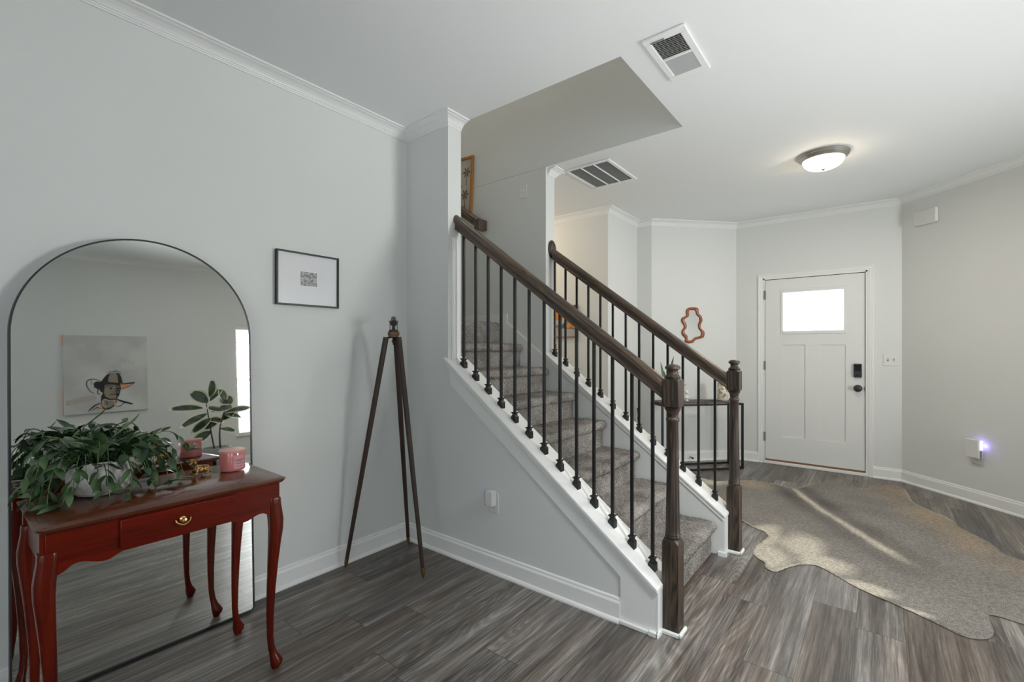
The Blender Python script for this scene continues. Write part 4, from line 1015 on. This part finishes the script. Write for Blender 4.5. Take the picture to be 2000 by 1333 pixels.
# wavy mirror
OUT = [(0.499, 1.766), (0.563, 1.755), (0.572, 1.697), (0.608, 1.663), (0.617, 1.613), (0.595, 1.562), (0.604, 1.52), (0.641, 1.486), (0.635, 1.427), (0.599, 1.41), (0.535, 1.393), (0.499, 1.359), (0.445, 1.351), (0.4, 1.376), (0.409, 1.409), (0.369, 1.451), (0.364, 1.493), (0.391, 1.535), (0.387, 1.56), (0.36, 1.602), (0.369, 1.644), (0.418, 1.67), (0.418, 1.728), (0.445, 1.757)]
IN = [(0.503, 1.733), (0.528, 1.727), (0.544, 1.679), (0.575, 1.652), (0.582, 1.612), (0.565, 1.570), (0.572, 1.520), (0.600, 1.485), (0.598, 1.444), (0.565, 1.430), (0.522, 1.418), (0.488, 1.391), (0.452, 1.385), (0.436, 1.400), (0.432, 1.436), (0.400, 1.472), (0.400, 1.500), (0.423, 1.535), (0.420, 1.572), (0.396, 1.611), (0.404, 1.634), (0.448, 1.662), (0.452, 1.719), (0.470, 1.733)]
WM = thing('wavy_mirror', 'small mirror with wavy orange-brown wooden frame on the angled wall', 'mirror', W45(.5, 1.56, .01))
O_ = catmull([(a, b, 0) for a, b in OUT], 5, True); I_ = catmull([(a, b, 0) for a, b in IN], 5, True)
mid = [a.lerp(b, .5) for a, b in zip(O_, I_)]
def ring(P_, out): return [W45(p.x, p.y, out) for p in P_]
M_orw = wood('orange brown wood', (.16, .035, .010), (.36, .095, .025), .3, grain=6, axis=2, coat=.3)
MB().loft([ring(O_, .001), ring(O_, .014), ring([a.lerp(b, .15) for a, b in zip(O_, I_)], .020), ring(mid, .023), ring([a.lerp(b, .85) for a, b in zip(O_, I_)], .020), ring(I_, .012), ring(I_, .001)], closed=True, cap=False).build('frame', M_orw, WM, smooth=True, angle=60)
MB().loft([ring(I_, .003), ring(I_, .007)]).build('glass', M_mirror, WM)

# ---------------------------------------------------------------- hallway
M_gframe = wood('honey wood frame', (.28, .11, .02), (.48, .21, .05), .35, grain=6)
def framed(F, w_, h_, bw, name, label, frame_m, back_m):
    o = thing(name, label, 'picture', F.translation); f = MB()
    for a, b, c_, d in ((-w_/2, w_/2, -h_/2, -h_/2+bw), (-w_/2, w_/2, h_/2-bw, h_/2), (-w_/2, -w_/2+bw, -h_/2+bw, h_/2-bw), (w_/2-bw, w_/2, -h_/2+bw, h_/2-bw)): f.box(a, b, .002, .028, c_, d, M=F)
    f.build('frame', frame_m, o, bevel=.003)
    cv = MB().box(-w_/2+bw, w_/2-bw, .004, .012, -h_/2+bw, h_/2-bw, M=F).build('canvas', back_m, o)
    return o, cv
M_bgrey = mat('grey painted ground', (.20, .205, .215), .6)
F = rot_frame((-2.795, KY, 1.587), (1, 0, 0), (0, -1, 0))
o, cv = framed(F, .48, .36, .014, 'framed_painting', 'framed still life of oranges in a bowl seen through the far balusters', M_gframe, M_bgrey)
M_or = mat('orange paint', (.80, .24, .015), .5); M_bowl = mat('pale bowl paint', (.5, .5, .48), .6); M_lg = mat('grey green leaf paint', (.09, .10, .085), .6); M_tab = mat('pale table paint', (.42, .42, .41), .6)
mb = MB()
LY = [0]
def disc(mb, F, x, z, rx, rz, out, mi, n=24):
    LY[0] += 1; out += LY[0]*.00012
    mb.add([F @ Vector((x+rx*math.cos(2*math.pi*k/n), out, z+rz*math.sin(2*math.pi*k/n))) for k in range(n)], [tuple(range(n))], mi)
def poly(mb, F, P_, out, mi):
    LY[0] += 1; out += LY[0]*.00012
    mb.add([F @ Vector((x, out, z)) for x, z in P_], [tuple(range(len(P_)))], mi)
poly(mb, F, [(-.22, -.16), (.22, -.16), (.22, -.09), (-.22, -.05)], .0124, 3)
poly(mb, F, [(-.15, .045), (.10, .035), (.07, -.015), (.0, -.035), (-.11, -.03)], .0128, 1)
for x, z in ((-.10, .07), (-.05, .095), (0, .075), (.045, .06), (-.02, .05)): disc(mb, F, x, z, .032, .03, .0132, 0)
for x, z in ((-.08, -.09), (.125, -.045), (.185, -.04), (.0, -.08)): disc(mb, F, x, z, .028, .030, .0132, 0)
for a in (-.3, 0, .4): poly(mb, F, [(.06, -.02), (.09+.02*a, .03), (.10+.05*a, .05), (.075+.02*a, -.01)], .0136, 2); poly(mb, F, [(.06, -.02), (.05+.05*a, -.06), (.04+.07*a, -.085), (.07+.02*a, -.04)], .0136, 2)
mb.build('still_life', [M_or, M_bowl, M_lg, M_tab], cv, fix=False)
ST = thing('dried_stalks_vase', 'tall vase of dried golden stalks under the orange still life in the hallway', 'vase', (-2.80, 4.25, 0))
MB().lathe([(.07, 0), (.09, .1), (.10, .3), (.06, .55), (.04, .68), (.05, .72), (.045, .72), (.035, .66)], (-2.80, 4.25, 0), 28).build('vase', M_plaster, ST, smooth=True, angle=60)
M_stalk = mat('golden dried stalk', (.36, .17, .04), .7)
for dx, h_ in ((.035, 1.34), (.055, 1.16), (-.08, 1.4), (0.0, 1.05), (-.03, 1.24)):
    MB().tube([(-2.80, 4.25, .6), (-2.80+dx*.6, 4.25, h_-.15), (-2.80+dx, 4.26, h_-.07), (-2.80+dx*1.15, 4.26, h_)], [.003, .004, .011, .008], 8).build('stalk', M_stalk, ST, smooth=True)
# striped stick by the wall corner
M_bam = mat('banded bamboo', (.30, .13, .05), .5); wv = nd(M_bam, 'ShaderNodeTexWave', Scale=3.2); wv.bands_direction = 'Z'; ln(M_bam, coords(M_bam), wv.inputs['Vector'])
ln(M_bam, ramp(M_bam, wv.outputs['Fac'], [(.2, (.03, .015, .01)), (.35, (.33, .15, .06)), (.8, (.42, .22, .10))]), bsdf(M_bam).inputs['Base Color'])
RS = thing('bamboo_rainstick', 'banded brown bamboo stick leaning in the wall corner behind the far railing', 'rainstick', (-2.13, 5.03, 0))
MB().tube([(-2.125, 5.04, 0), (-2.160, 5.06, .60)], .0165, 16).build('tube', M_bam, RS, smooth=True)
MB().tube([(-2.160, 5.06, .597), (-2.161, 5.0605, .612)], .0185, 16).build('end_cap', M_blackp, RS, smooth=True)
# landing picture
F = rot_frame((-3.085, YF0, 2.79), (1, 0, 0), (0, -1, 0)) @ Matrix.Rotation(R(3.2), 4, 'Y')
M_cream = mat('cream paper', (.50, .46, .38), .6)
o, cv = framed(F, .40, .515, .022, 'framed_print', 'honey framed botanical print on the landing wall behind the nearer column', M_gframe, M_cream)
M_brf = mat('brown flower ink', (.16, .08, .03), .6); mb = MB()
for cx_, cz_ in ((.12, .12), (.11, -.08), (.02, .0), (-.08, .1)):
    for k in range(6):
        a = k*math.pi/3; poly(mb, F, [(cx_, cz_), (cx_+.03*math.cos(a-.3), cz_+.03*math.sin(a-.3)), (cx_+.055*math.cos(a), cz_+.055*math.sin(a)), (cx_+.03*math.cos(a+.3), cz_+.03*math.sin(a+.3))], .0128, 0)
    poly(mb, F, [(cx_, cz_), (cx_+.006, cz_-.12), (cx_-.002, cz_-.12)], .0126, 0)
mb.build('botanical_drawing', M_brf, cv, fix=False)

# ---------------------------------------------------------------- far side of the room, seen in the arched mirror
M_canvas = mat('grey white canvas', (.60, .60, .585), .7); n_ = nd(M_canvas, 'ShaderNodeTexNoise', Scale=3, Detail=4); ln(M_canvas, coords(M_canvas), n_.inputs['Vector'])
ln(M_canvas, ramp(M_canvas, n_.outputs['Fac'], [(.4, (.52, .52, .51)), (.6, (.64, .64, .62))]), bsdf(M_canvas).inputs['Base Color'])
M_chr = mat('charcoal', (.025, .025, .028), .8); M_tanp = mat('tan paint', (.30, .25, .19), .7); M_peach = mat('peach paint', (.75, .28, .13), .7); M_beige = mat('pale beige paint', (.48, .44, .38), .7); M_sgrey = mat('smudge grey', (.45, .45, .445), .8)
py0, py1, pz0, pz1 = .957, 1.716, .896, 1.797
PT = thing('cowboy_painting', 'unframed canvas portrait of a person in a wide hat, reflected in the mirror', 'painting', (XR, 1.336, 1.346))
MB().box(XR-.038, XR-.001, py0+.0006, py1, pz0, pz1).build('canvas', M_canvas, PT)
MB().box(XR-.036, XR-.002, py0-.0008, py0+.0006, pz0+.02, pz0+.3).box(XR-.036, XR-.002, py0-.0008, py0+.0006, pz1-.12, pz1-.004).build('painted_edge', M_peach, PT)
mb = MB(); lay = [0]
def cp(x, y): return (py0+(x-165)/1195*(py1-py0), pz1-(y-125)/1112*(pz1-pz0))
def pp(P_, mi):
    lay[0] += 1; xx = XR-.0384-lay[0]*.00012
    mb.add([(xx, *cp(x, y)) for x, y in P_], [tuple(range(len(P_)))], mi)
def stroke(P_, w_, mi=0):
    lay[0] += 1; xx = XR-.0384-lay[0]*.00012
    Q = catmull([(x, y, 0) for x, y in P_], 5); n_ = len(Q); vs = []
    for i, q in enumerate(Q):
        d = (Q[min(i+1, n_-1)]-Q[max(i-1, 0)]).normalized(); ww = w_*(.35+.65*math.sin(math.pi*(i+.5)/n_))/2
        for s in (-1, 1): vs.append((xx, *cp(q.x-d.y*ww*s, q.y+d.x*ww*s)))
    mb.add(vs, [(2*i, 2*i+1, 2*i+3, 2*i+2) for i in range(n_-1)], mi)
pp([(190, 1040), (540, 980), (600, 1000), (600, 1050), (190, 1110)], 3)
for i in range(13):
    x = 440+i*58; y = 540-60*math.sin(math.pi*i/12); stroke([(x-14, y+30), (x-4, y-30), (x+14, y-28), (x+16, y+28)], 8, 4)
pp([(665, 800), (690, 760), (740, 700), (790, 676), (860, 665), (930, 680), (962, 740), (980, 825), (900, 832), (780, 815)], 0)
pp([(765, 800), (775, 730), (800, 680), (880, 668), (905, 720), (912, 822)], 1)
pp([(560, 810), (600, 785), (680, 792), (800, 808), (950, 832), (1160, 818), (1165, 832), (1080, 850), (950, 846), (720, 835), (700, 880), (620, 900), (570, 872)], 0)
stroke([(680, 790), (600, 757), (530, 752), (478, 775), (466, 830), (490, 890), (530, 935), (580, 962)], 14); stroke([(540, 765), (530, 830)], 8)
pp([(948, 846), (1098, 842), (1060, 872), (962, 914)], 2); stroke([(955, 920), (1060, 882), (1165, 828)], 9)
stroke([(745, 680), (800, 655), (880, 650), (950, 672), (960, 700)], 8); stroke([(860, 640), (900, 632)], 6)
pp([(645, 880), (705, 838), (940, 846), (952, 900), (925, 1000), (880, 1068), (790, 1068), (705, 1040), (662, 1085), (664, 1000), (690, 960), (650, 930)], 0)
pp([(716, 850), (800, 846), (930, 862), (936, 905), (905, 995), (868, 1048), (796, 1048), (726, 1016), (704, 960), (712, 900)], 1)
pp([(775, 888), (832, 882), (822, 908), (790, 912)], 0); pp([(868, 892), (922, 886), (940, 908), (880, 924)], 0)
stroke([(722, 884), (775, 862), (838, 868)], 12); stroke([(862, 876), (900, 868), (936, 874)], 12)
stroke([(845, 900), (862, 935), (850, 955), (805, 945)], 10); stroke([(782, 992), (830, 984), (880, 996)], 13); pp([(880, 930), (935, 925), (915, 990), (890, 1010), (870, 1000)], 0)
pp([(900, 940), (918, 945), (905, 975), (893, 975)], 1)
stroke([(655, 905), (622, 905), (615, 950), (640, 975), (660, 965)], 12)
pp([(700, 1060), (866, 1085), (850, 1160), (760, 1185), (694, 1130)], 1); stroke([(664, 1060), (668, 1130), (700, 1180), (780, 1186), (860, 1130), (885, 1062)], 24); stroke([(740, 1075), (745, 1130)], 14)
pp([(640, 1095), (668, 1120), (686, 1190), (650, 1185)], 2); pp([(852, 1082), (874, 1096), (862, 1142), (834, 1142)], 2)
stroke([(485, 1205), (560, 1140), (645, 1100)], 20); stroke([(530, 1200), (600, 1160), (640, 1180)], 12); stroke([(885, 1060), (990, 1105), (1125, 1145)], 26); stroke([(860, 1165), (940, 1160), (1000, 1120), (1100, 1150)], 12)
mb.build('portrait', [M_chr, M_tanp, M_peach, M_beige, M_sgrey], PT, fix=False)
# rubber plant
M_rub = leaf_mat('rubber plant leaf', (.012, .028, .018), (.05, .085, .05), .25); M_crm = mat('cream leaf edge', (.55, .56, .38), .45)
M_gpot = mat('grey planter', (.30, .31, .31), .6); M_bark = mat('brown stem', (.05, .035, .025), .7)
RX, RY = 1.5, 2.19
RP = thing('rubber_plant', 'variegated rubber plant in a grey planter, reflected at the mirror right side', 'potted plant', (RX, RY, 0))
MB().lathe([(.10, 0), (.135, .02), (.155, .38), (.147, .385), (.14, .33)], (RX, RY, 0), 32).build('planter', M_gpot, RP, smooth=True, angle=60)
MB().lathe([(0, .34), (.142, .34)], (RX, RY, 0), 24, cap=False).build('soil', M_soil, RP)
random.seed(8); stemsP = [[(RX, RY-.01, .33), (RX, RY-.05, .6), (RX, RY-.08, .85), (RX, RY-.10, 1.0)], [(RX, RY+.05, .33), (RX, RY+.05, .6), (RX+.01, RY+.12, .85), (RX, RY+.13, .97)]]
for s_ in stemsP: MB().tube(catmull(s_, 4), [.011-.007*i/12 for i in range(13)], 8).build('stem', M_bark, RP, smooth=True)
def rleaf(p, d, L, W_):
    d = Vector(d).normalized(); up = Vector((-.75, random.uniform(-.4, .4), .6)); s = d.cross(up).normalized(); u = s.cross(d).normalized(); vs = []; fs = []; mi = []
    n_ = 8; xs_ = (-1, -.72, 0, .72, 1); b = len(rl.v)
    for i in range(n_+1):
        t_ = i/n_; wv = 1.12*W_*math.sin(math.pi*(.04+.94*t_))**.8
        c_ = Vector(p)+d*L*t_-u*L*.12*t_*t_
        vs += [c_+s*wv*k_*(1 if abs(k_) < 1 else 1+.05*random.uniform(-1, 1))+u*abs(k_)*wv*.3 for k_ in xs_]
    for i in range(n_):
        for j in range(4): rl.add([], [], 0) ; fs.append(((i*5+j, i*5+j+1, i*5+j+6, i*5+j+5), 1 if (j in (0, 3) or i == n_-1) else 0))
    rl.v += [tuple(v) for v in vs]; rl.f += [tuple(q+b for q in f_) for f_, _ in fs]; rl.m += [m_ for _, m_ in fs]
k_ = 0
for (y, z, dy, dz, L, W_) in ((2.11, .93, -.45, .5, .24, .08), (2.13, 1.0, .15, .9, .22, .06), (2.07, .87, -1, .12, .36, .05), (2.10, .80, -1, -.35, .34, .05), (2.14, .74, -.9, -.6, .26, .05), (2.14, .95, .6, .6, .26, .045), (2.16, .82, .9, .25, .24, .05), (2.12, .72, .8, -.1, .2, .05), (2.30, .92, -.05, 1, .2, .055), (2.33, .86, .1, .5, .18, .075), (2.32, .80, 1, .15, .33, .045), (2.30, .76, 1, -.15, .24, .045), (2.28, .82, -.9, .3, .2, .05), (2.26, .72, -.8, -.5, .22, .05), (2.25, .60, .9, -.2, .2, .04), (2.15, .58, -.7, -.35, .24, .06), (2.27, .70, .7, .5, .2, .05)):
    mb_ = rl = MB(); rleaf((RX+random.uniform(-.03, .03), y, z), (random.uniform(-.35, .35), dy, dz), L, W_)
    rl.build('leaf', [M_rub, M_crm], RP, smooth=True, angle=180, fix=False)
# dark sideboard with a bobbin candlestick
M_esp = wood('espresso wood', (.012, .009, .008), (.04, .028, .022), .4, grain=8, axis=1)
SB = thing('sideboard', 'low dark wooden sideboard standing under the cowboy painting', 'sideboard', (2.08, 1.45, 0))
MB().box(1.87, 2.29, 1.0, 1.80, .10, .43).build('body', M_esp, SB, bevel=.003)
MB().box(1.85, 2.29, .98, 1.82, .43, .455).build('top', M_esp, SB, bevel=.004)
for yy in (1.03, 1.77):
    for xx in (1.90, 2.24): MB().box(xx-.02, xx+.02, yy-.02, yy+.02, 0, .10).build('leg', M_esp, SB)
for ya, yb_ in ((1.02, 1.395), (1.405, 1.78)):
    d = MB().box(1.855, 1.87, ya, yb_, .12, .41).build('door', M_esp, SB, bevel=.003); MB().box(1.84, 1.855, yb_-.03 if ya < 1.2 else ya+.02, yb_-.02 if ya < 1.2 else ya+.03, .22, .30).build('handle', M_oldbrass, d)
M_owood = wood('amber wood', (.25, .09, .02), (.42, .17, .05), .4, grain=6)
CB = thing('bobbin_candlestick', 'turned wooden bobbin candlestick on a tray, small in the mirror reflection', 'candlestick', (1.95, 1.66, .455))
MB().box(1.90, 2.02, 1.54, 1.78, .4555, .475).build('base', M_owood, CB, bevel=.004)
pr_ = [(.02, .475)]
for i in range(5): pr_ += [(.014, .48+i*.028), (.027, .487+i*.028), (.027, .497+i*.028), (.014, .506+i*.028)]
MB().lathe(pr_+[(.02, .625)], (1.95, 1.68, 0), 20).build('shaft', M_bark, CB, smooth=True)
